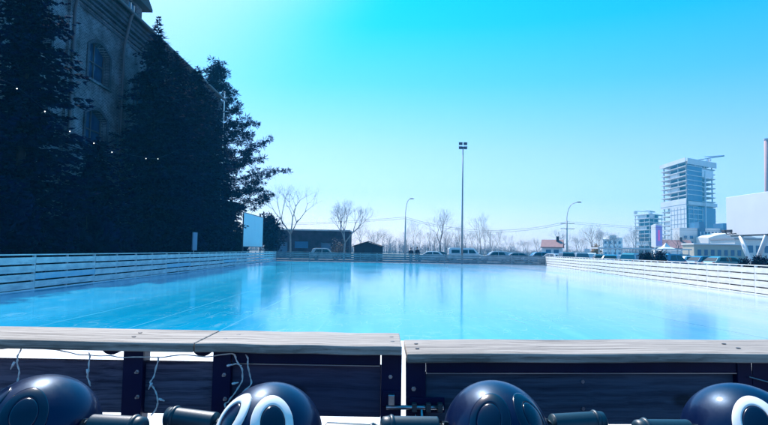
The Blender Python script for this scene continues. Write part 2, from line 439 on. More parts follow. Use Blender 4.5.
# ------------------------------------------------------------------ rink barriers (left, far, right)
def barrier_proto(Lp, mp_, label, group, seed, blue=None, pm=None, npost=3):
    rnd = random.Random(seed)
    t = thing('rink_barrier', label, 'barrier', group=group)
    MB().box(0.01, Lp - .01, -.03, .03, 1.112, 1.15).build('top_rail', mp_, t, bevel=.004)
    z = 1.045
    for k in range(4):
        a = z - .205 + rnd.uniform(-.010, .010)
        mm = blue if (blue and rnd.random() < .35) else mp_
        bow = rnd.uniform(-.006, .006)
        MB().box(.012, Lp - .012, -.022, .006, a + .0, z + bow * .3).build('plank', mm, t, bevel=.003)
        z = a - .05
    for k in range(npost):
        x = .03 + (Lp - .06) * k / (npost - 1)
        MB().box(x - .03, x + .03, .008, .07, 0, 1.11).build('post', pm or M['post'], t)
    if pm: MB().box(.07, Lp - .07, .09, .11, .04, 1.0).build('backing_board', M['brownback'], t)
    MB().box(.0, Lp, -.028, .012, .006, .03).build('kick_strip', M['white'], t)
    return t
def run(A, B, n, protos, z=0):
    A = Vector((*A, z)); B = Vector((*B, z)); d = B - A; ang = math.atan2(d.y, d.x)
    for i in range(n):
        pr = protos[i % len(protos)]
        loc = A + d * (i / n)
        if not pr.get('used'):
            o = pr['o']; o.location = loc; o.rotation_euler = (0, 0, ang); pr['used'] = True
        else: copy_tree(pr['o'], loc, ang)
def seglen(A, B, n): return (Vector(B) - Vector(A)).length / n
nL, nF, nR = 16, 8, 16
lab = 'weathered white plank barrier along the shaded left side of the ice'
gl = 'barrier panels along the left side of the rink'
ll = seglen(LN, LF, nL)
# local +y must face outwards: left side runs far -> near is mirrored, so run near -> far with outside at +y
run(LN, LF, nL, [dict(o=barrier_proto(ll, M['pgrey'], lab, gl, s, M['pblue'])) for s in (1, 2, 3)])
lf = seglen(LF, RF, nF)
run(LF, RF, nF, [dict(o=barrier_proto(lf, M['pfar'], 'grey scuffed plank barrier closing the far end of the ice', 'barrier panels along the far end of the rink', s)) for s in (5, 6)])
lr = seglen(RF, RN, nR)
run(RF, RN, nR, [dict(o=barrier_proto(lr, M['pwhite'], 'sunlit white plank barrier along the right side of the ice', 'barrier panels along the right side of the rink', s, None, M['white'], 5)) for s in (8, 9)])

# ------------------------------------------------------------------ near barrier
YF, YB = 1.89, 2.19
def X(px, Y=YF): return P(px, 345 if Y == YF else 385, Y).x
def rail(parent, x0, x1, zt=1.15, name='top_rail'):
    b = MB()
    n = 14
    # slightly bowed plank with worn edges
    ring = []
    for i in range(n + 1):
        x = x0 + (x1 - x0) * i / n
        dz = .0015 * math.sin(i * 1.1 + x0) ; dy = .002 * math.sin(i * .9 + x0 * 3)
        ring.append([(x, YF + dy, zt - .03 + dz), (x, YB + dy, zt - .03 + dz), (x, YB + dy, zt + dz), (x, YF + dy, zt + dz)])
    for r_ in ring: b.v += r_
    for i in range(n):
        a = i * 4; c = a + 4
        for k in range(4):
            j = (k + 1) % 4; b.face((a + k, c + k, c + j, a + j))
    b.face((0, 1, 2, 3)); b.face((n * 4 + 3, n * 4 + 2, n * 4 + 1, n * 4))
    return b.build(name, M['rail'], parent, bevel=.004)
def screws(parent, pts, zt=1.15):
    for (x, y) in pts:
        b = MB(); b.lathe([(.0075, 0), (.0075, .0012), (.005, .0016)], 12, (x, y, zt + .0008)); b.build('screw', M['darksteel'], parent)
def bolt(parent, px, py, Y=1.925):
    p = P(px, py, Y)
    b = MB()
    b.tube([p + Vector((0, .012, 0)), p + Vector((0, .006, 0))], .0095, 12)
    b.tube([p + Vector((0, .006, 0)), p], .0068, 6)
    b.tube([p, p + Vector((0, -.014, 0))], .0035, 8)
    return b.build('bolt', M['zinc'], parent)
def zpost(parent, x0, x1, ybase=1.94, top=1.118, nb=()):
    """angle-iron post: front flange and a web running back"""
    b = MB(); b.box(x0, x1, ybase, ybase + .006, .0, top); b.box(x1 - .006, x1, ybase + .007, ybase + .06, .0, top)
    o = b.build('post', M['frame'], parent, bevel=.0015)
    for (px, py) in nb: bolt(o, px, py, ybase - .003)
    return o
def slats(parent, x0, x1, m_, y0=1.968):
    """timber infill boards fixed behind the posts"""
    for zt, zb in ((1.073, .902), (.835, .665), (.60, .43), (.365, .195)):
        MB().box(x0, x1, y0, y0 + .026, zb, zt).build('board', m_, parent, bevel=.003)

tA = thing('rink_barrier', 'left near barrier panel with weathered grey rail and a bright gap under it', 'barrier')
rail(tA, -3.2, X(194) - .002)
screws(tA, [(X(119), 2.0), (X(114), 2.09), (X(119) - 1.3, 2.0), (X(114) - 1.3, 2.09)])
slats(tA, -3.2, X(211, 1.95), M['board_old'])
zpost(tA, X(122, 1.94), X(142, 1.94), nb=[(137, 372), (137.5, 397)])
zpost(tA, -1.9, -1.835)
# half-round brackets under the rail
for px in (112, 203):
    b = MB(); c = P(px, 347, 1.99)
    pts = [(c.x + .034 * math.cos(a), 1.118 - .028 * math.sin(a)) for a in [math.pi * k / 10 for k in range(11)]]
    b.prism(pts, 1.985, 2.01, 'y'); b.build('bracket', M['frame'], tA)

tB = thing('rink_barrier', 'near barrier panel in the middle with a dark steel beam under its rail', 'barrier')
rail(tB, X(194) + .002, X(402))
screws(tB, [(X(216) + .004, 1.985), (X(222) + .006, 2.08), (X(393) , 1.985), (X(393) - .002, 2.085)])
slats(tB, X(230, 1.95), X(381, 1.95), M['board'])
def beam(parent, x0, x1, zt=1.118, zb=1.078, Y=1.945):
    b = MB(); b.box(x0, x1, Y, Y + .05, zb, zt); o = b.build('top_beam', M['frame'], parent, bevel=.002)
    MB().box(x0 + .002, x1 - .002, Y - .003, Y + .012, zb - .0035, zb - .0005).build('edge_lip', M['lip'], o)
beam(tB, X(231, 1.945), X(380, 1.945))
zpost(tB, X(212, 1.94), X(230, 1.94), nb=[(224, 375), (225, 399)])
zpost(tB, X(381, 1.94), X(401.5, 1.94), nb=[(390.5, 377)])

tG = thing('rink_gate', 'sagging timber gate with steel frame and sliding bolt in the near barrier', 'gate', (1.3, 0, 0))
def gx(x): return x - 1.3
GT = -R(1.0)
G = [rail(tG, gx(X(407)), gx(1.62)),]
screws(tG, [(gx(X(419) ), 1.985), (gx(X(419.5)), 2.085), (gx(X(757)), 1.99), (gx(X(757) + .004), 2.08)])
for zt, zb in ((1.073, .902), (.835, .665), (.60, .43), (.365, .195)):
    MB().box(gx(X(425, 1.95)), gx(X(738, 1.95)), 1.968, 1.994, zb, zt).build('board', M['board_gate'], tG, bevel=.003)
b = MB(); b.box(gx(X(425.5, 1.945)), gx(X(737, 1.945)), 1.945, 1.995, 1.078, 1.118); ob = b.build('top_beam', M['frame'], tG, bevel=.002)
MB().box(gx(X(426, 1.945)), gx(X(736, 1.945)), 1.942, 1.957, 1.0745, 1.0775).build('edge_lip', M['lip'], ob)
b = MB(); b.box(gx(X(405.5, 1.94)), gx(X(425, 1.94)), 1.94, 1.946, .08, 1.118); b.box(gx(X(405.5, 1.94)), gx(X(407.5, 1.94)), 1.947, 2.0, .08, 1.118)
gp = b.build('stile', M['frame'], tG, bevel=.0015)
b = MB(); b.box(gx(X(737.5, 1.94)), gx(X(752, 1.94)), 1.94, 1.99, .08, 1.118); b.build('stile', M['frame'], tG, bevel=.002)
b = MB(); q = P(413, 382, 1.937) - Vector((1.3, 0, 0))
b.tube([q + Vector((0, .003, 0)), q + Vector((0, -.005, 0))], .008, 6); b.tube([q + Vector((0, -.005, 0)), q + Vector((0, -.012, 0))], .004, 8); b.build('bolt', M['zinc'], gp)
for px, py in ((582, 378), (582, 405)):
    b = MB(); q = P(px, py, 1.966) - Vector((1.3, 0, 0)); b.tube([q + Vector((0, .003, 0)), q + Vector((0, -.004, 0))], .006, 10); b.build('screw', M['zinc'], tG)
# sliding bolt
lt = P(412, 399, 1.93) - Vector((1.3, 0, 0))
b = MB(); b.box(lt.x - .012, lt.x + .105, 1.932, 1.938, lt.z - .024, lt.z + .026)
la = b.build('latch', M['frame'], tG, bevel=.002)
b = MB(); b.tube([(lt.x - .088, 1.92, lt.z - .003), (lt.x + .1, 1.92, lt.z - .003)], .0075, 14); b.build('sliding_rod', M['zinc'], la, smooth=True)
for dx in (.004, .05, .088):
    b = MB(); b.box(lt.x + dx - .008, lt.x + dx + .008, 1.907, 1.931, lt.z - .016, lt.z + .012); b.build('rod_guide', M['darksteel'], la, bevel=.002)
b = MB(); b.tube([(lt.x + .028, 1.92, lt.z - .006), (lt.x + .028, 1.905, lt.z - .03), (lt.x + .03, 1.9, lt.z - .045)], .004, 8); b.build('rod_handle', M['zinc'], la)
b = MB()
for k in range(4):
    zz = lt.z - .034 - .016 * k
    c = Vector((lt.x + .008 + .002 * k, 1.922, zz)); pts = []
    for a in range(13):
        an = 2 * math.pi * a / 12; u = Vector((math.cos(an) * .005, 0, math.sin(an) * .01)) if k % 2 else Vector((0, math.cos(an) * .005, math.sin(an) * .01)); pts.append(c + u)
    b.tube(pts, .0016, 6, False)
b.build('chain', M['zinc'], la, smooth=True)
# keeper on the fixed post
kp = P(391, 399, 1.93)
b = MB(); b.box(kp.x - .028, kp.x + .03, 1.932, 1.937, kp.z - .026, kp.z + .026); ke = b.build('keeper_plate', M['frame'], tB, bevel=.002)
b = MB(); b.box(kp.x - .01, kp.x + .012, 1.909, 1.931, kp.z - .018, kp.z + .018); b.build('keeper_loop', M['zinc'], ke, bevel=.003)
tG.rotation_euler = (0, GT, 0)
# rotate about the gate's hinge at rail height: shift so the rail stays level there
tG.location = (1.3 - 1.15 * math.sin(GT), 0, 1.15 * (1 - math.cos(GT)) - .001)

tD = thing('rink_barrier', 'dark steel hinge post and boards at the far right of the near barrier', 'barrier')
zpost(tD, X(753, 1.94), X(800, 1.94), top=1.118)
slats(tD, X(790, 1.95), 3.2, M['board'])
rail(tD, 1.63, 3.2)
MB().box(X(792, 1.94), 3.1, 1.945, 1.966, 1.078, 1.118).build('top_beam', M['frame'], tD)
a1, a2 = P(749, 377, 1.932), P(800, 391, 1.932)
MB().tube([a1, a2], .0022, 6).build('brace_rod', M['lip'], tD)

# fairy light string on the near barrier
def smooth_path(pts, n=6):
    out = []
    for i in range(len(pts) - 1):
        p0 = pts[max(i - 1, 0)]; p1 = pts[i]; p2 = pts[i + 1]; p3 = pts[min(i + 2, len(pts) - 1)]
        for k in range(n):
            t = k / n
            out.append(.5 * ((2 * p1) + (p2 - p0) * t + (2 * p0 - 5 * p1 + 4 * p2 - p3) * t * t + (3 * p1 - p0 - 3 * p2 + p3) * t ** 3))
    out.append(pts[-1]); return out
fl = thing('string_light', 'thin white fairy light cable with drooping bulbs hung along the near barrier', 'string lights')
YW = 1.925
runs = [[(-60, 352), (-20, 346.5), (0, 349), (20, 347), (45, 349), (62, 351), (75, 354), (90, 355.5), (108, 356), (125, 357.5), (145, 357), (160, 357.5), (185, 355), (205, 357), (220, 355), (232, 354), (236, 357)],
        [(21, 348), (18.5, 355), (17, 361), (19, 370), (18.5, 378), (16.5, 385), (15.5, 392)],
        [(89, 353), (89.5, 362), (88, 372), (88, 379), (90.5, 386)],
        [(158, 357), (157, 366), (153, 378), (150.5, 384), (155.5, 391), (157.5, 400), (157, 407), (151, 416)],
        [(234, 355), (237, 361), (242, 370), (242.5, 379), (239, 387), (234, 394), (229, 401), (225.5, 404), (225.5, 408), (229, 409.5), (232, 405), (240, 395), (250, 386), (250.5, 377), (248, 368), (248, 360), (246, 355)],
        [(229, 366), (236, 364), (241, 366)]]
b = MB()
for rr in runs:
    pts = [P(x, y, YW + .004 * math.sin(i * 2.1)) for i, (x, y) in enumerate(rr)]
    sp_ = smooth_path(pts, 6)
    sp_ = [p + Vector((0, math.sin(i * .8) * .0015, math.cos(i * .9) * .0006)) for i, p in enumerate(sp_)]
    b.tube(sp_, .0019, 6)
    b.tube([p + Vector((.003 * math.sin(i * .7), -.003 * math.cos(i * .7), .001)) for i, p in enumerate(sp_)], .0013, 5)
b.build('cable', M['wire'], fl, smooth=True)
for (x, y, x2, y2) in ((14.5, 362, 10.5, 369.5), (87.3, 369, 88, 378), (152, 383, 148.5, 389.5), (159, 399, 164.5, 401), (232, 384, 238.5, 382.5), (227, 366, 232, 364.5)):
    p, q = P(x, y, YW - .004), P(x2, y2, YW - .004)
    b = MB(); b.tube([p, p.lerp(q, .45), p.lerp(q, .5), q], [.0038, .0042, .003, .0018], 10); b.build('bulb', M['bulb'], fl, smooth=True)

# ------------------------------------------------------------------ skating aids
HR = Vector((.128, .158, .135))
def head_pt(az, el, off=0):
    """point on the head surface; az is the turn from the face (-y), el the height"""
    d = Vector((math.sin(az) * math.cos(el), -math.cos(az) * math.cos(el), math.sin(el)))
    s = 1 / math.sqrt((d.x / HR.x) ** 2 + (d.y / HR.y) ** 2 + (d.z / HR.z) ** 2)
    p = d * s; n = Vector((p.x / HR.x ** 2, p.y / HR.y ** 2, p.z / HR.z ** 2)).normalized()
    return p + n * off
def ring_mesh(az0, el0, ra, rb, wd, th, fill=False):
    b = MB(); n = 40
    def at(a, k, off): return head_pt(az0 + ra * k * math.cos(a) / math.cos(el0 + rb * k * math.sin(a) * .6), el0 + rb * k * math.sin(a), off)
    prof = [(1 + wd, -.003), (1 + wd, th * .6), (1 + wd * .7, th), (1 - wd * .7, th), (1 - wd, th * .6), (1 - wd, -.003)]
    if fill: prof = [(1, -.003), (.97, th * .7), (.85, th), (.6, th * 1.2), (.3, th * 1.3), (.05, th * 1.35)]
    for (k, off) in prof:
        for i in range(n): b.v.append(tuple(at(2 * math.pi * i / n, k, off)))
    for j in range(len(prof) - 1):
        for i in range(n):
            i2 = (i + 1) % n; b.face((j * n + i, j * n + i2, (j + 1) * n + i2, (j + 1) * n + i))
    if fill: b.face([(len(prof) - 1) * n + i for i in range(n)])
    return b
def skating_aid(loc, turn, label, painted, lean=(0, 0)):
    t = thing('skating_aid', label, 'skating aid', loc, turn, 'penguin skating aids standing along the near barrier')
    ZH = .985
    b = MB()
    prof = [(.02, .09), (.16, .085), (.20, .12), (.215, .25), (.205, .45), (.175, .62), (.135, .76), (.105, .84), (.098, .88), (.10, .91)]
    b.lathe(prof, 40); b.build('body', M['plastic'], t, smooth=True)
    b = MB()
    b.ball((0, 0, 0), HR, 56, 36)
    hd = b.build('head', M['plastic'], t, smooth=True, loc=(0, 0, ZH))
    hd.rotation_euler = (lean[0], lean[1], 0)
    for s in (-1, 1):
        ey = ring_mesh(s * R(27), R(32), R(15.5), R(23), .27, .0035 if painted else .0016)
        o = ey.build('eye_ring', M['ringwhite'] if painted else M['ringblack'], hd, smooth=True)
        pu = ring_mesh(s * R(27), R(32), R(11), R(16.5), 0, .002, True)
        pu.build('pupil', M['ringblack'], hd, smooth=True)
    b = MB(); n0 = head_pt(0, R(4)); b.tube([n0 + Vector((0, .03, .0)), n0 + Vector((0, -.02, -.005)), n0 + Vector((0, -.06, -.02))], [.035, .026, .006], 16)
    b.build('beak', mat('beak_plastic', (.75, .35, .04), .35) if 'beak' not in M else M['beak'], hd, smooth=True)
    b = MB(); bel = []
    for j in range(13):
        z = .16 + .6 * j / 12; r_ = None
        for (r0, z0), (r1, z1) in zip(prof, prof[1:]):
            if z0 <= z <= z1 and z1 > z0: r_ = r0 + (r1 - r0) * (z - z0) / (z1 - z0)
        hw = R(48) * math.sin(math.pi * (j + .3) / 12.6)
        bel.append([( (r_ + .004) * math.sin(a), -(r_ + .004) * math.cos(a), z) for a in [-hw + 2 * hw * k / 12 for k in range(13)]])
    for row in bel: b.v += row
    for j in range(12):
        for k in range(12): b.face((j * 13 + k, j * 13 + k + 1, (j + 1) * 13 + k + 1, (j + 1) * 13 + k))
    b.build('belly', M['ringwhite'], t, smooth=True)
    for s in (-1, 1):
        b = MB()
        b.tube([(s * .10, 0, 1.0), (s * .142, 0, 1.003), (s * .148, 0, 1.009)], [.024, .024, .024], 20)
        b.tube([(s * .148, 0, 1.009), (s * .152, 0, 1.009), (s * .27, .0, 1.014), (s * .282, 0, 1.014), (s * .288, 0, 1.014)], [.029, .029, .028, .027, .018], 28)
        b.tube([(s * .256, 0, 1.014), (s * .261, 0, 1.014), (s * .268, 0, 1.014)], [.029, .032, .029], 28)
        b.build('handle', M['grip'], t, smooth=True)
        b = MB(); b.tube([(s * .19, .02, .60), (s * .235, .0, .50), (s * .245, -.02, .40), (s * .235, -.03, .32)], [.02, .032, .03, .012], 12); b.build('flipper', M['plastic'], t, smooth=True)
        b = MB(); b.prism([(-.30, .07), (-.34, .11), (-.33, .115), (-.28, .085), (.26, .085), (.28, .07)], s * .12 - .03, s * .12 + .03, 'x'); b.build('ski', M['grip'], t, bevel=.004)
        b = MB(); b.box(s * .12 - .02, s * .12 + .02, -.12, .12, .084, .1); b.build('foot', M['grip'], t, bevel=.004)
    return t
M['beak'] = mat('beak_plastic', (.75, .35, .04), .35)
def hx(px, Y): return (px - 384) / F * Y
HY = 1.46
skating_aid((hx(51, HY - .02), HY - .02, .018), -R(12), 'leftmost black penguin skating aid in the bottom left corner, with dark eye rings', False)
skating_aid((hx(276, HY), HY, .004), -R(13), 'black penguin skating aid with both white eye rings showing', True)
skating_aid((hx(497, HY), HY, .018), R(8), 'black penguin skating aid with dark unpainted eye rings beside the gate bolt', False)
skating_aid((hx(738, HY), HY, .022), R(9), 'black penguin skating aid by the right edge with one white eye ring showing', True)
sheet('paving', [(-12, -20), (14, -20), (14, 2.28), (-12, 2.28)], .0005, M['asphalt'])

# ------------------------------------------------------------------ old brick mill on the left
XW = -16.0
bl = thing('brick_mill', 'tall dark brick mill building with arched windows behind the conifers', 'building', (XW, 20, 0), 0)
def wy(px, h=10, py=65): return (16.0 * F / (384 - px + (212 - py) * .0175) - .066 * h) / .998 - 20       # distance along the wall of a point seen at px
EZ = P(218, 100, 54).z
LB = 54.0 - 20
# facade with arched window openings: built as strips around recesses
wins = []
pitchw = 5.8
y0w = wy(99)
storeys = [(2.9, 5.1), (6.7, 8.9), (10.45, 12.65)]
ys = [y0w + pitchw * k for k in range(-3, 5)]
ys = [y for y in ys if 1.5 < y < LB - 1.8]
WW = 1.15
b = MB()
def wall_strip(ya, yb, za, zb): b.box(-.5, 0, ya, yb, za, zb)
cuts = []
prev = 0
for yc in ys:
    wall_strip(prev, yc - WW, 0, EZ); prev = yc + WW
    zp = 0
    for (za, zb) in storeys:
        wall_strip(yc - WW, yc + WW, zp, za)
        # arch spandrel
        rise = .38; n = 10
        pts = [(yc - WW, zb)] + [(yc - WW + 2 * WW * k / n, zb - rise + rise * math.sin(math.pi * k / n)) for k in range(n + 1)] + [(yc + WW, zb)]
        for k in range(n):
            ya, yb2 = yc - WW + 2 * WW * k / n, yc - WW + 2 * WW * (k + 1) / n
            z1 = zb - rise + rise * math.sin(math.pi * k / n); z2 = zb - rise + rise * math.sin(math.pi * (k + 1) / n)
            b.hexa([(-.5, ya, z1), (0, ya, z1), (0, yb2, z2), (-.5, yb2, z2), (-.5, ya, zb + .001), (0, ya, zb + .001), (0, yb2, zb + .001), (-.5, yb2, zb + .001)])
        zp = zb
    wall_strip(yc - WW, yc + WW, zp, EZ)
wall_strip(prev, LB, 0, EZ)
b.box(-14, -.5, LB - .5, LB, 0, EZ); b.box(-14, -.5, 0, .5, 0, EZ); b.box(-14, -13.5, .5, LB - .5, 0, EZ)
b.build('wall', M['brick'], bl)
# brick surrounds and sills, pilasters, cornice
for yc in ys:
    for (za, zb) in storeys:
        b = MB(); n = 12
        for k in range(n):
            def ap(t, e): return (yc - (WW + e) + 2 * (WW + e) * t, zb - .38 + (.38 + e) * math.sin(math.pi * t))
            (a1_, a2_), (b1_, b2_) = ap(k / n, 0), ap((k + 1) / n, 0); (c1_, c2_), (d1_, d2_) = ap(k / n, .22), ap((k + 1) / n, .22)
            b.hexa([(.002, a1_, a2_), (.07, a1_, a2_), (.07, b1_, b2_), (.002, b1_, b2_), (.002, c1_, c2_), (.07, c1_, c2_), (.07, d1_, d2_), (.002, d1_, d2_)])
        b.box(.002, .07, yc - WW - .2, yc - WW, za, zb - .38); b.box(.002, .07, yc + WW, yc + WW + .2, za, zb - .38)
        f_ = b.build('window', M['brick_dark'], bl)
        b = MB(); b.box(.002, .16, yc - WW - .25, yc + WW + .25, za - .14, za - .002); b.build('sill', M['brick'], f_)
        b = MB(); b.box(-.34, -.28, yc - WW, yc - WW + .08, za, zb - .05); b.box(-.34, -.28, yc + WW - .08, yc + WW, za, zb - .05); b.box(-.34, -.28, yc - .04, yc + .04, za, zb - .02)
        b.box(-.335, -.285, yc - WW + .08, yc + WW - .08, (za + zb) / 2, (za + zb) / 2 + .07); b.build('frame', M['darksteel'], f_)
        b = MB(); b.box(-.39, -.37, yc - WW, yc + WW, za, zb); b.build('pane', M['millglass'], f_)
b = MB()
for k, (dz, pr) in enumerate(((-.25, .42), (-.5, .34), (-.72, .26), (-1.0, .18), (-1.3, .12), (-1.6, .07))):
    b.box(.003, pr, -.05, LB + pr, EZ + dz, EZ + dz + (.16 if k < 3 else .12))
b.build('cornice', M['brick_dark'], bl)
b = MB()
for yc in [y + pitchw / 2 for y in ys] + [ys[0] - pitchw / 2]:
    b.box(.002, .14, yc - .42, yc + .42, 0, EZ - 1.62)
b.build('pilaster', M['brick'], bl)
b = MB(); b.hexa([(.62, -.4, EZ), (.62, LB + .6, EZ), (-7, LB + .6, EZ + 4.6), (-7, -.4, EZ + 4.6), (.62, -.4, EZ + .12), (.62, LB + .6, EZ + .12), (-7, LB + .6, EZ + 4.75), (-7, -.4, EZ + 4.75)])
b.hexa([(-14.6, -.4, EZ), (-14.6, LB + .6, EZ), (-7, LB + .6, EZ + 4.6), (-7, -.4, EZ + 4.6), (-14.6, -.4, EZ + .12), (-14.6, LB + .6, EZ + .12), (-7, LB + .6, EZ + 4.75), (-7, -.4, EZ + 4.75)])
rf = b.build('roof', mat('dark_slates', (.05, .05, .055), .8, (.08, .08, .085), 3), bl)
b = MB(); b.tube([(.66, -.4, EZ + .04), (.66, LB + .6, EZ + .04)], .1, 10); b.build('gutter', M['darksteel'], bl)
for px in (69, 119.5):
    yy = wy(px); b = MB(); b.tube([(.64, yy, EZ - .02), (.5, yy, EZ - .4), (.24, yy, EZ - 1.9), (.22, yy, EZ - 2.2), (.22, yy, 0)], .085, 10); b.build('downpipe', M['darksteel'], bl)
# wall dormer
ya, yb = wy(121, 16, 10), wy(141, 16, 10)
yc = (ya + yb) / 2
b = MB(); b.box(-4, .1, ya, yc - .5, EZ + .13, EZ + 1.35); b.box(-4, .1, yc + .5, yb, EZ + .13, EZ + 1.35); b.box(-4, .1, yc - .5, yc + .5, EZ + .13, EZ + .3); b.box(-4, .1, yc - .5, yc + .5, EZ + 1.15, EZ + 1.35)
dm = b.build('dormer', M['brick'], bl)
b = MB(); b.prism([(ya - .45, EZ + 1.3), (yb + .45, EZ + 1.3), (yb + .45, EZ + 1.46), (yc, EZ + 2.7), (ya - .45, EZ + 1.46)], -4.5, .6, 'x'); b.build('dormer_roof', mat('dormer_slates', (.05, .05, .055), .8), dm)
b = MB(); b.box(-.06, -.03, yc - .5, yc + .5, EZ + .3, EZ + 1.15); b.build('dormer_pane', M['glass'], dm)
b = MB(); b.box(-.02, .04, yc - .5, yc - .44, EZ + .3, EZ + 1.15); b.box(-.02, .04, yc + .44, yc + .5, EZ + .3, EZ + 1.15); b.box(-.02, .04, yc - .03, yc + .03, EZ + .3, EZ + 1.15); b.build('dormer_frame', M['white'], dm)

# ------------------------------------------------------------------ conifers
def needle_spray(b, p, d, ln, wd, rnd):
    """a flat tapering spray of needles: several thin blades off a twig"""
    d = d.normalized(); s = d.cross(Vector((0, 0, 1)))
    s = s.normalized() if s.length > .01 else Vector((1, 0, 0))
    for k in range(5):
        a = rnd.uniform(-1.0, 1.0); dd = (d * math.cos(a) + s * math.sin(a) + Vector((0, 0, rnd.uniform(-.45, .25)))).normalized()
        l_ = ln * rnd.uniform(.35, 1.0); q = dd.cross(Vector((rnd.uniform(-1, 1), rnd.uniform(-1, 1), rnd.uniform(-1, 1)))).normalized() * wd * .26
        m_ = p + dd * l_ * .5
        b.poly([p, m_ + q, p + dd * l_, m_ - q])
def spruce(name, loc, h, rmax, label, cat, seed, z0=.6, dens=1.0, droop=.35, group=None, step=.26, power=.9, tip=0):
    rnd = random.Random(seed)
    t = thing(name, label, cat, loc, 0, group)
    b = MB(); b.tube([(0, 0, -.1), (0, 0, h * .5), (rnd.uniform(-.1, .1), 0, h * .97)], [h * .016 + .05, h * .01 + .02, .015], 8); b.build('trunk', M['bark'], t)
    b = MB(); z = z0
    while z < h:
        f = 1 - z / h; r = rmax * (f ** power) * rnd.uniform(.82, 1.12) + .12
        if z < h * .12: r *= .75 + 2 * z / h
        nb = int((5 + 6 * f) * dens)
        for k in range(nb):
            an = rnd.uniform(0, 6.283); rr = r * rnd.choice((rnd.uniform(.5, .9), rnd.uniform(.8, 1.25)))
            n = max(3, int(rr / .2))
            for i in range(n):
                u = (i + .6) / n
                p = Vector((math.cos(an) * rr * u, math.sin(an) * rr * u, z + rr * (.12 * u - droop * u * u) + .12 * (u ** 4) * rr))
                if p.z < 2.6 and p.x > 1.7: continue
                d = Vector((math.cos(an), math.sin(an), -.2))
                sp_w = .14 + .12 * (1 - u)
                for q in range(2):
                    a2 = rnd.uniform(-1.1, 1.1) * (1.1 - .5 * u)
                    dd = Vector((math.cos(an + a2), math.sin(an + a2), rnd.uniform(-.35, .1)))
                    needle_spray(b, p + Vector((rnd.uniform(-.1, .1),) * 3), dd, (.34 + .15 * (1 - u)) * (.45 + .55 * min(1, f * 3)), sp_w, rnd)
        z += step * rnd.uniform(.7, 1.2) * (.6 + .6 * f)
    zt_ = h - .7
    while zt_ < h + tip:
        f_ = max(.15, (h + tip - zt_) / (tip + .3))
        for q in range(5):
            an = rnd.uniform(0, 6.28); needle_spray(b, Vector((0, 0, zt_)), Vector((math.cos(an), math.sin(an), .35)), .95 * f_ + .1, .13, rnd)
        zt_ += .16
    b.build('crown', M['needle'], t)
    return t
def pine(name, loc, h, label, cat, seed, shape, ntuft=330):
    """pine with upswept limbs, each ending in tufts, open between the limbs"""
    rnd = random.Random(seed); t = thing(name, label, cat, loc, 0)
    b = MB(); b.tube([(0, 0, -.1), (.15, 0, h * .4), (-.1, .1, h * .75), (.0, 0, h * .97)], [.32, .24, .12, .03], 8); tr = b
    c = MB()
    nl = 74
    for k in range(nl):
        f = (k + .5) / nl; z = h * (.24 + .74 * f); an = k * 2.4 + rnd.uniform(-.3, .3)
        r = shape(z / h) * rnd.uniform(.65, 1.08)
        e_ = Vector((math.cos(an) * r, math.sin(an) * r, z + r * rnd.uniform(.05, .35)))
        s_ = Vector((0, 0, z)); mid = s_.lerp(e_, .5) + Vector((0, 0, -.08 * r))
        pth = smooth_path([s_, mid, e_], 4); tr.tube(pth, [.07 - .05 * i / (len(pth) - 1) for i in range(len(pth))], 5, False)
        nt_ = int(3 + r * 3.2)
        for q in range(nt_):
            u = .14 + .86 * (q + rnd.random()) / nt_
            base = pth[min(int(u * (len(pth) - 1)), len(pth) - 1)]
            off = Vector((rnd.gauss(0, .35), rnd.gauss(0, .35), rnd.gauss(.08, .22))) * (.6 + .5 * (1 - u) + .3 * r / 5)
            cc = base + off
            rr = rnd.uniform(.30, .62)
            for _ in range(62):
                d = Vector((rnd.gauss(0, 1), rnd.gauss(0, 1), rnd.gauss(.15, .7))).normalized()
                s0 = cc + d * rr * rnd.uniform(.0, .5); l_ = rr * rnd.uniform(.5, 1); qv = d.cross(Vector((rnd.random(), rnd.random(), rnd.random()))).normalized() * .035
                c.poly([s0 - qv * .6, s0 + d * l_ * .6 - qv, s0 + d * l_, s0 + d * l_ * .6 + qv])
    tr.build('trunk', M['bark'], t); c.build('crown', M['needle'], t)
    return t
def bush(name, loc, r, h, label, cat, seed, m_, n=900, group=None, leaf=.12):
    rnd = random.Random(seed); t = thing(name, label, cat, loc, 0, group)
    b = MB(); c = MB()
    for k in range(7):
        an = rnd.uniform(0, 6.28); b.tube([(0, 0, 0), (math.cos(an) * r * .4, math.sin(an) * r * .4, h * .45), (math.cos(an) * r * .6, math.sin(an) * r * .6, h * .8)], [.04, .025, .01], 5)
    lob = [(Vector((rnd.uniform(-.5, .5) * r, rnd.uniform(-.5, .5) * r, h * rnd.uniform(.3, .75))), rnd.uniform(.3, .6)) for _ in range(9)]
    for k in range(n):
        c0, q = rnd.choice(lob); d = Vector((rnd.gauss(0, 1), rnd.gauss(0, 1), rnd.gauss(0, 1))).normalized()
        p = c0 + Vector((d.x * r * q, d.y * r * q, d.z * h * q * .6)) * rnd.uniform(.5, 1.05)
        if p.z < .03: continue
        u = Vector((rnd.gauss(0, 1), rnd.gauss(0, 1), rnd.gauss(0, 1))).normalized(); v_ = u.cross(d).normalized() if u.cross(d).length > .01 else Vector((1, 0, 0))
        l_ = leaf * rnd.uniform(.6, 1.3); c.poly([p - u * l_, p + v_ * l_ * .5, p + u * l_, p - v_ * l_ * .5])
    b.build('stem', M['bark'], t); c.build('foliage', m_, t)
    return t
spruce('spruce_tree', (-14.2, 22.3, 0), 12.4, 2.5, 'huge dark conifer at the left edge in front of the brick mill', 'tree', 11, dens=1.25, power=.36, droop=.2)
spruce('spruce_tree', (-14.3, 18.6, 0), 9.5, 2.4, 'dark conifer cut off by the left edge of the picture', 'tree', 12, dens=1.2, power=.5)
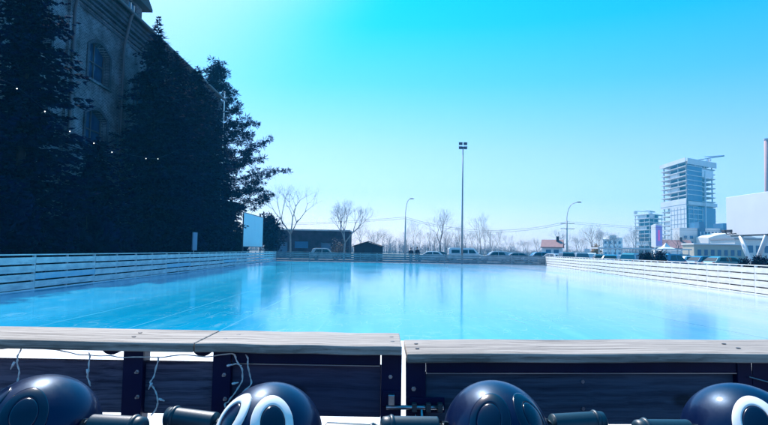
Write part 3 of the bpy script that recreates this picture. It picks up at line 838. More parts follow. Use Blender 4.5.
spruce('spruce_tree', (-14.0, 34.4, 0), 13.9, 3.1, 'broad dark spruce with a thin leader rising past the mill gutter', 'tree', 13, dens=1.5, power=.42, tip=1.7)
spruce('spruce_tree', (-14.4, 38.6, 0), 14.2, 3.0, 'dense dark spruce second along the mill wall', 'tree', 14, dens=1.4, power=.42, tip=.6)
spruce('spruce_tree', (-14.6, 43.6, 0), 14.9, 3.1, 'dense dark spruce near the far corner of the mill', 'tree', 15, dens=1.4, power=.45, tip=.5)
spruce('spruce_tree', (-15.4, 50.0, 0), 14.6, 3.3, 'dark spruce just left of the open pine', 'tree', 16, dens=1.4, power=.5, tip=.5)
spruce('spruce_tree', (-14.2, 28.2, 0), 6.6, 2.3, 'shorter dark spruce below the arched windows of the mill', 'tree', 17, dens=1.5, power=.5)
def pshape(f):
    tb = [(0, 5.4), (.2, 7.4), (.28, 7.9), (.37, 7.7), (.46, 6.7), (.55, 6.1), (.67, 4.8), (.74, 3.0), (.87, 1.9), (1, .5)]
    for (a, p), (b_, q) in zip(tb, tb[1:]):
        if f <= b_: return p + (q - p) * (f - a) / (b_ - a)
    return .5
pine('pine_tree', (-18.7, 62.5, 0), 22.0, 'tall open pine with sky showing between its limbs beside the white screen', 'tree', 21, pshape)
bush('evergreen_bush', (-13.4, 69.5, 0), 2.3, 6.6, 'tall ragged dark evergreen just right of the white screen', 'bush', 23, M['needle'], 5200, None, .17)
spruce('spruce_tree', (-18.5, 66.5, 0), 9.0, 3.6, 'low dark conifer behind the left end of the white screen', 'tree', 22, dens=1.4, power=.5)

hp = None
for k, yy in enumerate([14.5, 17.6, 20.8, 24, 27.2, 30.6, 34, 37.5, 41, 44.8, 48.6, 52.4, 56.2]):
    g = 'dark evergreen bushes behind the left barrier'; lb = 'dark evergreen bush in the shade behind the left barrier'
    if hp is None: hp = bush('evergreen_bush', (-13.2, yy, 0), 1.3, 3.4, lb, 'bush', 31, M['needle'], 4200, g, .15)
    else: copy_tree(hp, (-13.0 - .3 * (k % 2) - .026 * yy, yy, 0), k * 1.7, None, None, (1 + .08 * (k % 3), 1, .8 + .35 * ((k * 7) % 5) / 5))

# festoon lamps strung in front of the dark trees
fs = thing('string_light', 'sagging festoon string with tiny lit lamps in front of the dark conifers', 'string lights')
fp = [(-14, 74, 20), (17, 87, 22), (45, 110, 24), (70, 130, 26), (94, 142, 28), (112, 151, 30), (146, 157.5, 34), (158, 158, 36), (178, 150, 40)]
pts = [P(x, y, 11.7 * F / (384 - x)) for x, y, Y in fp]
MB().tube(smooth_path(pts, 5), .004, 4).build('cable', M['frame'], fs)
M['lit'] = mat('lit_lamp', (1, 1, 1), .4, emit=(1, .95, .9), estr=2.5)
for p in pts[1:-1]:
    MB().ball(p - Vector((0, 0, .05)), .019, 10, 6).build('lamp', M['lit'], fs, smooth=True)

# white projection screen
sc_ = thing('projection_screen', 'large white outdoor screen on posts beside the pine', 'screen', (-13.05, 53.6, 0))
b = MB(); b.box(-.04, .0, 0, 8.6, 1.62, 4.75); b.build('screen_cloth', M['screen'], sc_)
b = MB(); b.box(-.06, .02, -.06, 8.66, 1.56, 1.618); b.box(-.06, .02, -.06, 8.66, 4.752, 4.81); b.box(-.06, .02, -.06, -.002, 1.62, 4.75); b.box(-.06, .02, 8.602, 8.66, 1.62, 4.75); b.build('frame', M['darksteel'], sc_)
for y in (.4, 8.1): MB().box(-.2, -.08, y, y + .12, 0, 4.7).build('post', M['darksteel'], sc_)
# narrow blue-grey board standing among the bushes
ib = thing('notice_board', 'narrow upright blue-grey board standing in the dark bushes', 'board', P(190, 250, 40) * 1.0)
ib.location.z = 0; ib.location.x = -12.0; ib.location.y = 12.35 * F / 194
MB().box(-.03, .03, -.42, .42, 1.25, 2.4).build('panel', mat('blue_grey_panel', (.16, .24, .36), .6, (.12, .2, .3), 3), ib)
MB().box(-.05, -.032, -.06, .06, 0, 2.2).build('post', M['steel'], ib)

# ------------------------------------------------------------------ things beyond the far barrier
def lamp_pole(label, px, Y, ytop, ythick, arm_dx, arm_dz, cross=False):
    base = P(px, 250, Y); g = thing('street_lamp', label, 'street lamp', (base.x, Y, 0))
    zt = P(px, ythick, Y).z; ze = P(px, ytop, Y).z
    MB().tube([(0, 0, 0), (0, 0, zt)], [.17, .12], 12).build('pole', M['concrete'], g, smooth=True)
    pa = smooth_path([Vector((0, 0, zt - .3)), Vector((.05 * arm_dx, 0, zt + (ze - zt) * .4)), Vector((.4 * arm_dx, 0, zt + (ze - zt) * .85)), Vector((arm_dx, 0, ze))], 5)
    MB().tube(pa, .05, 8).build('arm', M['steel'], g, smooth=True)
    b = MB(); b.ball((arm_dx + .25, 0, ze), (.45, .16, .1), 12, 8); b.build('lamp_head', M['darksteel'], g, smooth=True)
    if cross:
        for dz in (0, -.9):
            MB().box(-1.1, 1.3, -.05, .05, zt - .5 + dz, zt - .4 + dz).build('cross_arm', M['steel'], g)
            for x in (-1.0, -.4, .5, 1.2): MB().lathe([(.03, 0), (.05, .06), (.02, .14)], 8, (x, 0, zt - .4 + dz)).build('insulator', M['white'], g)
    return base.x, zt
xa, za_ = lamp_pole('street lamp with short upright arm, nearest the two people', 405, 108, 198.5, 217, .9, 0)
xb, zb_ = lamp_pole('street lamp with curved arm and wire cross arms by the house', 567, 100, 202, 221, 1.9, 0, True)
# floodlight mast
fx = P(462, 255, 68.6)
fm = thing('floodlight_mast', 'tall slim floodlight mast behind the far barrier', 'floodlight', (fx.x, 68.6, 0))
zt = P(463.5, 147, 68.6).z
MB().tube([(0, 0, 0), (0, 0, zt)], [.13, .06], 12).build('pole', M['steel'], fm, smooth=True)
MB().box(-.5, .5, -.04, .04, zt - .06, zt + .04).build('head_bar', M['darksteel'], fm)
for dx in (-.28, .28):
    for dz in (-.28, .22): MB().box(dx - .22, dx + .22, -.16, -.05, zt + dz, zt + dz + .34, None).build('floodlight', M['darksteel'], fm, bevel=.02)
# overhead wires
def wires(label, A, B, sag, n, sp=.25, r=.022):
    o = MB(); A = Vector(A); B = Vector(B)
    for k in range(n):
        p = []
        for i in range(17):
            t = i / 16; q = A.lerp(B, t); q.z += -sag * 4 * t * (1 - t) + k * sp; p.append(q)
        o.tube(p, r, 4)
    return tag(o.build('overhead_wire', M['darksteel']), label, 'wire')
wires('overhead wires sagging between the two street lamps', (xa, 108, za_ - .3), (xb, 100, zb_ - .4), 2.0, 2, .3)
wires('overhead wires running left from the lamp over the brick building', (-48, 118, 6.6), (xa, 108, za_ - .3), 1.0, 2, .3)
wires('overhead wires running right from the lamp by the house', (xb, 100, zb_ - .4), (95, 100, 8.5), 1.6, 2, .3, .015)

# low brick building
lb_ = thing('brick_outbuilding', 'long low dark brick building with flat roof behind the bare trees', 'building', (-19.6, 95, 0))
W = 13.9
b = MB(); ops = [(2.2, 3.8), (9.3, 11.0)]; prev = 0
for a, c in ops: b.box(prev, a, 0, .3, 0, 4.5); b.box(a, c, 0, .3, 2.6, 4.5); prev = c
b.box(prev, W, 0, .3, 0, 4.5); b.box(0, .3, .3, 8, 0, 4.5); b.box(W - .3, W, .3, 8, 0, 4.5); b.box(.3, W - .3, 7.7, 8, 0, 4.5)
b.build('wall', M['brick_low'], lb_)
b = MB(); b.box(-.15, W + .15, -.15, 8.15, 4.502, 4.72); b.build('roof', M['concrete'], lb_)
for a, c in ops:
    b = MB(); b.box(a, c, .32, .4, 0, 2.58); b.build('door', mat('blue_door', (.10, .20, .30), .6), lb_)
b = MB(); b.box(5.0, 7.2, -.03, -.002, 1.6, 2.7); b.build('window', M['glass'], lb_)
# dark shed
sh = thing('garden_shed', 'small dark gabled shed right of the brick building', 'shed', (P(354, 250, 82).x, 82, 0)); W = P(382.5, 250, 82).x - sh.location.x
b = MB(); b.prism([(0, 0), (W, 0), (W, 2.0), (W / 2, 2.62), (0, 2.0)], 0, 3, 'y'); b.build('wall', M['shed'], sh)
b = MB(); b.prism([(-.2, 1.96), (-.2, 2.04), (W / 2, 2.76), (W + .2, 2.04), (W + .2, 1.96), (W / 2, 2.68)], -.2, 3.2, 'y'); b.build('roof', M['shed'], sh)
b = MB(); b.box(W / 2 - .5, W / 2 + .5, -.03, -.003, 0, 1.9); b.build('door', M['trouser'], sh)

# bare trees
def bare_tree(name, loc, h, label, cat, seed, m_, spread=.5, depth=6, group=None, stem=.28, r0=None, rz=0):
    rnd = random.Random(seed); t = thing(name, label, cat, loc, rz, group)
    T = MB(); C = MB(); r0 = r0 or h * .014
    def grow(p, d, ln, r, lev):
        n = 3; pts = [p]; dd = d.copy()
        for i in range(n):
            dd = (dd + Vector((rnd.gauss(0, .09), rnd.gauss(0, .09), .05))).normalized(); pts.append(pts[-1] + dd * ln / n)
        (T if lev == 0 else C).tube(pts, [r * (1 - .35 * i / n) for i in range(n + 1)], 7 if lev == 0 else (4 if lev < 3 else 3), False)
        if lev >= depth: return
        k = rnd.choice((2, 3, 3)) if lev < 4 else rnd.choice((2, 3))
        a0 = rnd.uniform(0, 6.28)
        for i in range(k):
            a = a0 + i * 6.283 / k + rnd.uniform(-.4, .4); sp_ = spread * rnd.uniform(.55, 1.25)
            u = dd.orthogonal().normalized(); v_ = dd.cross(u)
            nd = (dd * math.cos(sp_) + (u * math.cos(a) + v_ * math.sin(a)) * math.sin(sp_)); nd.z += .12; nd.normalize()
            grow(pts[-1] - dd * rnd.uniform(0, .25) * ln * (lev > 0), nd, ln * rnd.uniform(.62, .86), r * .6, lev + 1)
    grow(Vector((0, 0, -.05)), Vector((0, 0, 1)), h * stem, r0, 0)
    T.build('trunk', m_, t); C.build('crown', m_, t)
    return t
p = P(290.5, 252, 74); bare_tree('bare_tree', (p.x, 74, 0), 10.6, 'pale slender bare tree with wide limbs in front of the brick building', 'tree', 42, M['palebark'], .66, 6, stem=.27, r0=.13).scale = (1.18,) * 3
p = P(344, 252, 76); bare_tree('bare_tree', (p.x, 76, 0), 11.5, 'fan-shaped bare tree between the brick building and the shed', 'tree', 45, M['palebark'], .5, 7, stem=.17, r0=.12).scale = (1.25,) * 3
bush('bare_bush', (P(338, 250, 78).x, 78, 0), 1.6, 2.9, 'twiggy brown bush at the foot of the fan-shaped bare tree', 'bush', 50, M['farbark'], 700, None, .1)
protos = [bare_tree('bare_tree', (P(442, 250, 132).x, 133, 0), 17, 'wide-limbed bare tree beyond the parked cars left of the floodlight mast', 'tree', 61, M['farbark'], .62, 6, stem=.2, r0=.16),
          bare_tree('bare_tree', (P(483, 250, 150).x, 155, 0), 14, 'slender bare tree in haze just right of the floodlight mast', 'tree', 62, M['farbark'], .42, 6, stem=.26, r0=.1),
          bare_tree('bare_tree', (P(375, 250, 170).x, 170, 0), 10.5, 'hazy bare tree above the dark shed', 'tree', 63, M['farbark'], .5, 6, stem=.22, r0=.1)]
rnd = random.Random(5); far_n = 0
for k in range(58):
    px = 350 + 330 * (k + rnd.random() * .9) / 58; Y = rnd.choice((150, 175, 200, 230, 260)) + rnd.uniform(-8, 8)
    s = rnd.uniform(.55, 1.0) * (Y / 190) ** .7
    if 345 < px < 372: s *= .9
    copy_tree(rnd.choice(protos), (P(px, 250, Y).x, Y, 0), rnd.uniform(0, 6), 'bare grey tree in the hazy row beyond the car park', 'bare trees in the hazy row beyond the car park', (s, s, s * rnd.uniform(.8, 1.05)))
# far wood that reads as one mass
b = MB(); rnd = random.Random(9)
for k in range(5200):
    x = rnd.uniform(-160, 300); Y = rnd.uniform(300, 360); h_ = rnd.uniform(2.5, 6.5) * (1 + .4 * math.sin(x * .05) + .2 * math.sin(x * .21))
    l_ = rnd.uniform(-.8, .8); b.poly([(x - .09, Y, 0), (x + .09, Y, 0), (x + l_, Y, h_)])
    for q in range(4):
        zz = h_ * rnd.uniform(.35, .9); dx = rnd.uniform(-1.6, 1.6); b.poly([(x + l_ * zz / h_, Y, zz), (x + l_ * zz / h_, Y, zz + .12), (x + dx, Y, zz + abs(dx) * .8)])
tag(b.build('far_wood', M['farbark']), 'hazy band of bare woodland on the horizon', kind='stuff')

# people
def person(loc, rz, label, seed):
    t = thing('person', label, 'person', loc, rz); rnd = random.Random(seed)
    def skin(name, verts, edges, rads, m_, par, root=0, sub=2):
        me = bpy.data.meshes.new(name); me.from_pydata(verts, edges, []); me.materials.append(m_)
        o = bpy.data.objects.new(name, me); COL.objects.link(o); o.parent = par
        md = o.modifiers.new('s', 'SKIN'); 
        for i, r_ in enumerate(rads): me.skin_vertices[0].data[i].radius = (r_, r_ * .85) if not hasattr(r_, '__len__') else r_
        me.skin_vertices[0].data[root].use_root = True; md.use_smooth_shade = True
        s_ = o.modifiers.new('d', 'SUBSURF'); s_.levels = sub; s_.render_levels = sub
        return o
    # continuous body
    V = [(0, 0, .95), (0, 0, 1.15), (0, 0, 1.38), (0, -.005, 1.5), (0, -.02, 1.62), (0, -.01, 1.72),
         (.1, 0, .88), (.11, -.01, .48), (.11, .01, .09), (.12, -.13, .04), (-.1, 0, .88), (-.11, -.02, .48), (-.11, .01, .09), (-.12, -.13, .04),
         (.19, 0, 1.39), (.24, .02, 1.12), (.24, -.07, .88), (.24, -.1, .80), (-.19, 0, 1.39), (-.25, .02, 1.12), (-.22, -.08, .88), (-.22, -.11, .80)]
    E = [(0, 1), (1, 2), (2, 3), (3, 4), (4, 5), (0, 6), (6, 7), (7, 8), (8, 9), (0, 10), (10, 11), (11, 12), (12, 13), (2, 14), (14, 15), (15, 16), (16, 17), (2, 18), (18, 19), (19, 20), (20, 21)]
    Rr = [.13, .12, .14, .055, .088, .07, .08, .055, .04, .035, .08, .055, .04, .035, .055, .042, .032, .03, .055, .042, .032, .03]
    bd = skin('body', V, E, Rr, M['skin'], t)
    jk = skin('coat', [V[i] for i in (0, 1, 2, 3, 14, 15, 16, 18, 19, 20)], [(0, 1), (1, 2), (2, 3), (2, 4), (4, 5), (5, 6), (2, 7), (7, 8), (8, 9)], [.2, .17, .19, .075, .085, .066, .052, .085, .066, .052], M['cloth'], bd)
    skin('trousers', [V[i] for i in (0, 6, 7, 8, 10, 11, 12)], [(0, 1), (1, 2), (2, 3), (0, 4), (4, 5), (5, 6)], [.155, .1, .075, .06, .1, .075, .06], M['trouser'], bd)
    b = MB(); b.ball((0, .012, 1.69), (.098, .105, .1), 16, 10); b.build('hair', M['hair'], bd, smooth=True)
    b = MB(); b.tube([(0, -.1, 1.64), (0, -.122, 1.615)], [.008, .013], 6); b.build('nose', M['skin'], bd, smooth=True)
    return t
person((P(411, 250, 70.5).x, 70.5, 0), R(15), 'left one of two people in dark coats standing behind the far barrier', 1).scale = (1.05,) * 3
q = person((P(417.4, 250, 70.2).x, 70.2, 0), R(-20), 'right and taller one of two people in dark coats behind the far barrier', 2); q.scale = (1.1,) * 3

# ------------------------------------------------------------------ vehicles
def car_proto(col, kind='hatch', name='parked_car'):
    t = thing(name, 'x', 'car')
    pm = mat('car_paint', col, .25, coat=.8, spec=.6)
    if kind == 'van':
        Lc, Wc = 5.2, 1.9
        low = [(-2.6, .35), (2.5, .35), (2.6, .55), (2.55, 1.0), (2.0, 1.15), (-2.55, 1.15), (-2.6, .6)]
        roof = [(-2.5, 1.15), (1.95, 1.15), (1.3, 1.95), (1.0, 2.03), (-2.3, 2.03), (-2.48, 1.9)]
        gl = [[(-2.1, 1.25), (-.9, 1.25), (-.9, 1.75), (-2.1, 1.75)], [(-.7, 1.25), (.3, 1.25), (.3, 1.75), (-.7, 1.75)], [(.45, 1.25), (1.6, 1.25), (1.15, 1.78), (.45, 1.78)]]
        ws = [(1.9, 1.2), (1.32, 1.9)]; rw = [(-2.5, 1.3), (-2.46, 1.8)]
        wx = (-1.7, 1.65)
    else:
        Lc, Wc = 4.2, 1.74
        low = [(-2.1, .3), (2.05, .3), (2.12, .5), (2.05, .75), (1.9, .84), (1.05, .95), (-1.95, .98), (-2.12, .85), (-2.15, .5)]
        if kind == 'suv': roof = [(-2.0, .97), (1.0, .95), (.45, 1.5), (.1, 1.6), (-1.5, 1.62), (-1.85, 1.5)]
        else: roof = [(-1.95, .97), (1.05, .95), (.35, 1.38), (.0, 1.45), (-1.2, 1.44), (-1.6, 1.32)]
        tp = roof[3][1]
        gl = [[(-1.6, 1.0), (-.55, 1.0), (-.55, tp - .1), (-1.3, tp - .12)], [(-.45, 1.0), (.78, .99), (.22, tp - .12), (-.45, tp - .1)]]
        ws = [(.98, 1.0), (.38, roof[2][1] - .02)]; rw = [(-1.92, 1.0), (-1.62, tp - .14)]
        wx = (-1.3, 1.35)
    b = MB(); k = len(low)
    h2 = Wc / 2
    b.prism(low, -h2, h2, 'y')
    # greenhouse narrows towards the roof
    n = len(b.v)
    zt_ = max(z for _, z in roof); zb2 = roof[0][1]
    for s in (-1, 1):
        for (x, z) in roof: b.v.append((x, s * (h2 - .03 - .2 * (z - zb2) / (zt_ - zb2)), z + .001))
    m_ = len(roof); b.face([n + i for i in range(m_)][::-1]); b.face([n + m_ + i for i in range(m_)])
    for i in range(m_): j = (i + 1) % m_; b.face((n + i, n + j, n + m_ + j, n + m_ + i))
    bo = b.build('body', pm, t, bevel=.05)
    def yside(z, off=.006): return h2 - .03 - .2 * (z - zb2) / (zt_ - zb2) + off
    for s in (-1, 1):
        for g in gl:
            b = MB(); b.poly([(x, s * yside(z, .008), z) for x, z in (g if s > 0 else g[::-1])]); b.poly([(x, s * yside(z, .004), z) for x, z in (g[::-1] if s > 0 else g)]); b.build('window', M['carglass'], t)
    for nm, q, dx in (('windscreen', ws, .02), ('rear_window', rw, -.02)):
        (x0, z0), (x1, z1) = q
        b = MB(); f0, f1 = yside(z0, -.1), yside(z1, -.1)
        b.hexa([(x0 + dx, -f0, z0 + abs(dx)), (x0 + dx, f0, z0 + abs(dx)), (x1 + dx, f1, z1 + abs(dx)), (x1 + dx, -f1, z1 + abs(dx)), (x0 - dx, -f0, z0), (x0 - dx, f0, z0), (x1 - dx, f1, z1), (x1 - dx, -f1, z1)]); b.build(nm, M['carglass'], t)
    for x in wx:
        for s in (-1, 1):
            b = MB(); b.tube([(x, s * (h2 - .2), .32), (x, s * (h2 + .01), .32)], .32, 20); wh = b.build('wheel', M['tyre'], t)
            b = MB(); b.tube([(x, s * (h2 + .011), .32), (x, s * (h2 + .025), .32)], .2, 16); b.build('rim', M['steel'], wh)
    fx_ = max(x for x, _ in low); bx_ = min(x for x, _ in low)
    for s in (-1, 1):
        b = MB(); b.box(fx_ - .16, fx_ - .02, s * (h2 - .3) - .16, s * (h2 - .3) + .16, .62, .74); b.build('headlight', M['bulb'], t)
        b = MB(); b.box(bx_ - .01, bx_ + .06, s * (h2 - .16) - .12, s * (h2 - .16) + .12, .72, .92); b.build('tail_light', mat('tail_lens', (.4, .02, .02), .2), t)
    return t
cols = {'white': (.78, .78, .78), 'silver': (.42, .44, .46), 'blue': (.03, .16, .30), 'dark': (.02, .022, .03), 'grey': (.14, .15, .17), 'teal': (.06, .25, .30)}
CP = {}
def place_car(c, kind, px, Y, rz, label, grp):
    key = (c, kind)
    loc = (P(px, 250, Y).x, Y, 0)
    if key not in CP:
        o = car_proto(cols[c], kind, 'parked_van' if kind == 'van' else 'parked_car'); CP[key] = o
        if kind == 'van': o['category'] = 'van'
        o.location = loc; o.rotation_euler = (0, 0, rz); o['label'] = label; o['group'] = grp
    else: copy_tree(CP[key], loc, rz, label, grp)
G1 = 'cars parked beyond the far end of the rink'; G2 = 'cars parked beyond the right barrier'
for a in [('white', 'hatch', 429, 84, 3.1, 'white small car right of the two people'), ('dark', 'hatch', 441, 88, 0, 'dark car between the white small car and the white van'),
          ('white', 'van', 465, 86, 0, 'long white van behind the floodlight mast'), ('silver', 'suv', 494, 84, 3.14, 'silver car just right of the white van'),
          ('teal', 'hatch', 511, 88, 0, 'teal car between the silver car and the grey car'), ('grey', 'hatch', 521, 84, 0, 'grey car second from the far right corner of the rink'), ('blue', 'suv', 537, 82, 3.14, 'blue car at the far right corner of the rink'),
          ('silver', 'suv', 326, 82, 0, 'pale car parked in front of the low brick building')]:
    place_car(*a, G1)
for a in [('silver', 'hatch', 552, 76, 1.9, 'silver car first behind the far corner of the white barrier'), ('dark', 'suv', 565, 72, 1.5, 'tall dark car beneath the curved-arm street lamp'),
          ('grey', 'suv', 580, 74, 1.4, 'grey car right of the tall dark car'), ('white', 'suv', 590, 80, 1.3, 'white car before the low white sign'), ('dark', 'hatch', 600, 70, 1.3, 'low dark car at the left end of the canopy'),
          ('blue', 'hatch', 613, 66, 1.0, 'blue car under the left half of the canopy'), ('silver', 'hatch', 622, 70, 1.0, 'silver car under the middle of the canopy'), ('teal', 'suv', 634, 64, .8, 'teal car left of the round shrubs'),
          ('blue', 'suv', 673, 60, .5, 'blue tall car right of the round shrubs'), ('white', 'hatch', 690, 62, .4, 'white car before the cream building'), ('blue', 'hatch', 709, 58, .2, 'blue low car left of the billboard legs'), ('teal', 'hatch', 727, 55, .2, 'teal low car closest to the billboard legs'), ('dark', 'suv', 683, 66, .5, 'dark car behind the blue tall car')]:
    place_car(*a, G2)

# shrubs by the right barrier
sb = None
for k, (px, Y, s, lbl) in enumerate([(643, 46, .95, 'first'), (649, 46, 1.05, 'second'), (656, 45, 1.0, 'third'), (662, 45, 1.08, 'fourth')]):
    lb2 = lbl + ' from the left of four dark round shrubs behind the right barrier'
    if sb is None: sb = bush('round_shrub', (P(px, 250, Y).x, Y, 0), .5, 1.75, lb2, 'shrub', 71, M['needle'], 1300, 'round shrubs behind the right barrier', .08)
    else: copy_tree(sb, (P(px, 250, Y).x, Y, 0), k * 2, lb2, None, (s, s, s))
for k, (px, Y, s, lbl) in enumerate([(743, 37, .9, 'left of the billboard legs'), (756, 37, 1.02, 'just right of the billboard legs'), (766, 36, .95, 'cut by the right edge of the picture')]):
    copy_tree(sb, (P(px, 250, Y).x, Y, 0), k + 4, 'dark round shrub ' + lbl, None, (s, s, s * .93))

# ------------------------------------------------------------------ buildings on the right
def house(name, loc, W, D, hw, hr, label, rz=0):
    t = thing(name, label, 'house', loc, rz)
    b = MB(); b.prism([(0, 0), (D, 0), (D, hw), (D / 2, hr - .12), (0, hw)], 0, W, 'x'); b.build('wall', M['white'], t)
    b = MB(); b.prism([(-.4, hw - .2), (-.4, hw), (D / 2, hr + .15), (D + .4, hw), (D + .4, hw - .2), (D / 2, hr - .05)], -.3, W + .3, 'x'); rf_ = b.build('roof', M['redroof'], t)
    b = MB(); b.box(W * .7, W * .7 + .6, D / 2 - .9, D / 2 - .3, hw + 1, hr + .9); b.build('chimney', M['brick_low'], rf_)
    for x in (W * .2, W * .6):
        b = MB(); b.box(x, x + 1.1, -.05, -.003, 1.0, 2.3); b.build('window', M['glass'], t)
    return t
house('white_house', (P(542, 250, 132).x, 132, 0), 4.3, 6, 2.9, 4.5, 'white house with faded red roof beyond the far right rink corner', R(-20))
house('white_house', (P(661, 250, 170).x, 170, 0), 9, 8, 3.6, 6.0, 'house with red roof between the marquee and the tower foot', R(-10))
# white roadside sign
sg = thing('roadside_sign', 'small blank white sign left of the russet tree', 'sign', (P(587, 250, 95).x, 95, 0))
MB().box(-.45, .45, -.04, .04, 1.3, 2.3).build('panel', M['white'], sg); MB().box(-.04, .04, -.03, .03, 0, 1.3).build('post', M['steel'], sg)
bush('russet_tree', (P(596, 250, 112).x, 112, 0), 1.3, 3.4, 'small russet-leaved tree left of the pale apartment block', 'tree', 80, M['orange'], 1500, None, .14)
# white apartment block, stepped
ap = thing('apartment_block', 'hazy stepped white apartment block behind the russet tree', 'building', (P(603, 250, 300).x, 300, 0))
b = MB()
for x0, x1, h in ((0, 3.4, 9.3), (3.402, 7.0, 11.4), (7.002, 10.2, 10.2)): b.box(x0, x1, 0, 9, 0, h)
b.build('wall', M['white'], ap)
for r_ in range(3):
    for c_ in range(4): MB().box(.7 + c_ * 2.45, 1.9 + c_ * 2.45, -.06, -.003, 1.2 + r_ * 2.9, 2.6 + r_ * 2.9).build('window', M['glass'], ap)
# canopy
cn = thing('car_canopy', 'long low white canopy on posts over the parked cars', 'canopy', (P(598, 250, 88).x, 88, 0))
Wn = P(692, 250, 88).x - cn.location.x
b = MB(); b.box(0, Wn, 0, 4.5, 2.32, 2.5); b.build('roof', M['white'], cn)
for k in range(9): MB().box(.2 + k * (Wn - .6) / 8, .3 + k * (Wn - .6) / 8, .15, .3, 0, 2.318).build('post', M['white'], cn)
# marquee
mq = thing('marquee_tent', 'white peaked marquee behind the canopy right of the purple screen', 'tent', (P(666, 250, 120).x, 120, 0))
b = MB(); s = 2.1
ctr = (0, 0, 4.1); base = [(-s, -s, 2.5), (s, -s, 2.5), (s, s, 2.5), (-s, s, 2.5)]
for k in range(4): b.poly([base[k], base[(k + 1) % 4], (base[(k + 1) % 4][0] * .3, base[(k + 1) % 4][1] * .3, 3.2), (base[k][0] * .3, base[k][1] * .3, 3.2)]); b.poly([(base[k][0] * .3, base[k][1] * .3, 3.2), (base[(k + 1) % 4][0] * .3, base[(k + 1) % 4][1] * .3, 3.2), ctr])
b.build('roof', M['white'], mq)
for x in (-s, s):
    for y in (-s, s): MB().box(x - .05, x + .05, y - .05, y + .05, 0, 2.5).build('post', M['white'], mq)

# advertising pylon
py_ = thing('advertising_pylon', 'white advertising pylon with a purple screen on its right face', 'sign', (P(656, 250, 150).x, 150, 0))
b = MB(); b.hexa([(-.2, 2.2, 3.7), (0, 0, 3.4), (2.2, 1.2, 3.6), (2.0, 3.4, 3.9), (-.2, 2.2, 9.3), (0, 0, 9.7), (2.2, 1.2, 9.6), (2.0, 3.4, 9.2)]); b.build('casing', M['white'], py_)
b = MB(); b.hexa([(.05, -.02, 3.9), (.07, -.08, 3.9), (2.2, 1.09, 4.0), (2.15, 1.13, 4.0), (.05, -.02, 9.2), (.07, -.08, 9.2), (2.2, 1.09, 9.1), (2.15, 1.13, 9.1)]); b.build('screen', M['purple'], py_)
b = MB(); b.box(.75, 1.15, .18, .3, 5.2, 8.0); b.build('screen_figure', mat('pink_figure', (.7, .1, .4), .4, emit=(.6, .1, .4), estr=.3), py_)
MB().box(.7, 1.3, 1.4, 2.0, 0, 3.7).build('column', M['darksteel'], py_)

def slab_tower(name, label, loc, A, B, H, nf, clad=(0, 0), glass=None, shift=(0, 0)):
    """unfinished concrete frame: footprint spanned by vectors A (towards the right) and B (away)"""
    t = thing(name, label, 'building', loc); A = Vector((*A, 0)); B = Vector((*B, 0)); fh = H / nf
    def q(u, v, z): return A * u + B * v + Vector((0, 0, z))
    def blk(b, u0, u1, v0, v1, z0, z1): b.hexa([q(u0, v0, z0), q(u1, v0, z0), q(u1, v1, z0), q(u0, v1, z0), q(u0, v0, z1), q(u1, v0, z1), q(u1, v1, z1), q(u0, v1, z1)])
    for k in range(nf + 1):
        b = MB(); o_ = .015 if k % 2 else .0; blk(b, -.02 - o_, 1.04, -.02, 1.02, k * fh - .55, k * fh); b.build('floor_slab', M['concrete'], t)
    b = MB()
    for u in (.03, .35, .67, .96):
        for v in (.03, .35, .67, .96): blk(b, u - .014, u + .014, v - .014, v + .014, 0, H - .56)
    b.build('column_frame', M['concrete'], t)
    b = MB(); blk(b, .16, .86, .16, .86, 0, H - .56); b.build('core', M['dark'], t)  # core coloured dark to paint shade between the floor slabs
    b = MB()
    for k in range(nf):
        if (k * 5) % 7 < 2: blk(b, .02, .03, .1 + .1 * (k % 3), .55 + .12 * (k % 4), k * fh + .01, k * fh + fh - .57)
        if (k * 3) % 5 < 1: blk(b, .08, .3 + .1 * (k % 3), .02, .03, k * fh + .01, k * fh + fh - .57)
    b.build('infill_wall', M['clad'], t)
    return t, blk, fh
tw, blk, fh = slab_tower('unfinished_tower', 'tall unfinished tower with open floors and blue glazing under a crane', (211, 400, 0), (30, 19), (1, 37), 68, 20)
for q_ in ((-.05, -.038, -.03, 1.03, 36, 41.5), (-.05, -.038, -.03, .62, 8, 35.9), (.0, 1.05, -.065, -.052, 37, 39.5), (-.01, 1.05, -.065, -.042, 65.5, 69.5), (-.065, -.042, -.035, 1.03, 67, 69.8)):
    b = MB(); blk(b, *q_); b.build('cladding', M['clad'], tw)
b = MB(); blk(b, .0, .52, -.04, -.022, 40, 65); blk(b, .0, 1.0, -.04, -.022, 4, 36); b.build('curtain_glazing', M['glass'], tw)
b = MB()
for k in range(2, 20):
    if k * fh < 36 or k * fh > 41: blk(b, .0, .53, -.05, -.042, k * fh - .2, k * fh + .25)
for u in (.02, .18, .34, .5): blk(b, u, u + .012, -.05, -.042, 4, 36)
b.build('mullion', M['clad'], tw)
b = MB()
for k in range(3, 12): blk(b, -.054, -.0505, -.03, .62 if k < 11 else 1.03, k * fh - .12, k * fh + .12)
for k in range(5): blk(b, -.054, -.0505, .05 + k * .13, .056 + k * .13, 8, 35.5)
b.build('cladding_joint', M['steel'], tw)
b = MB(); blk(b, .56, .58, -.12, -.09, 0, 62); b.build('hoist_mast', M['white'], tw)
b = MB(); blk(b, .45, .95, -.035, -.024, 58, 63.5); b.build('banner', M['white'], tw)

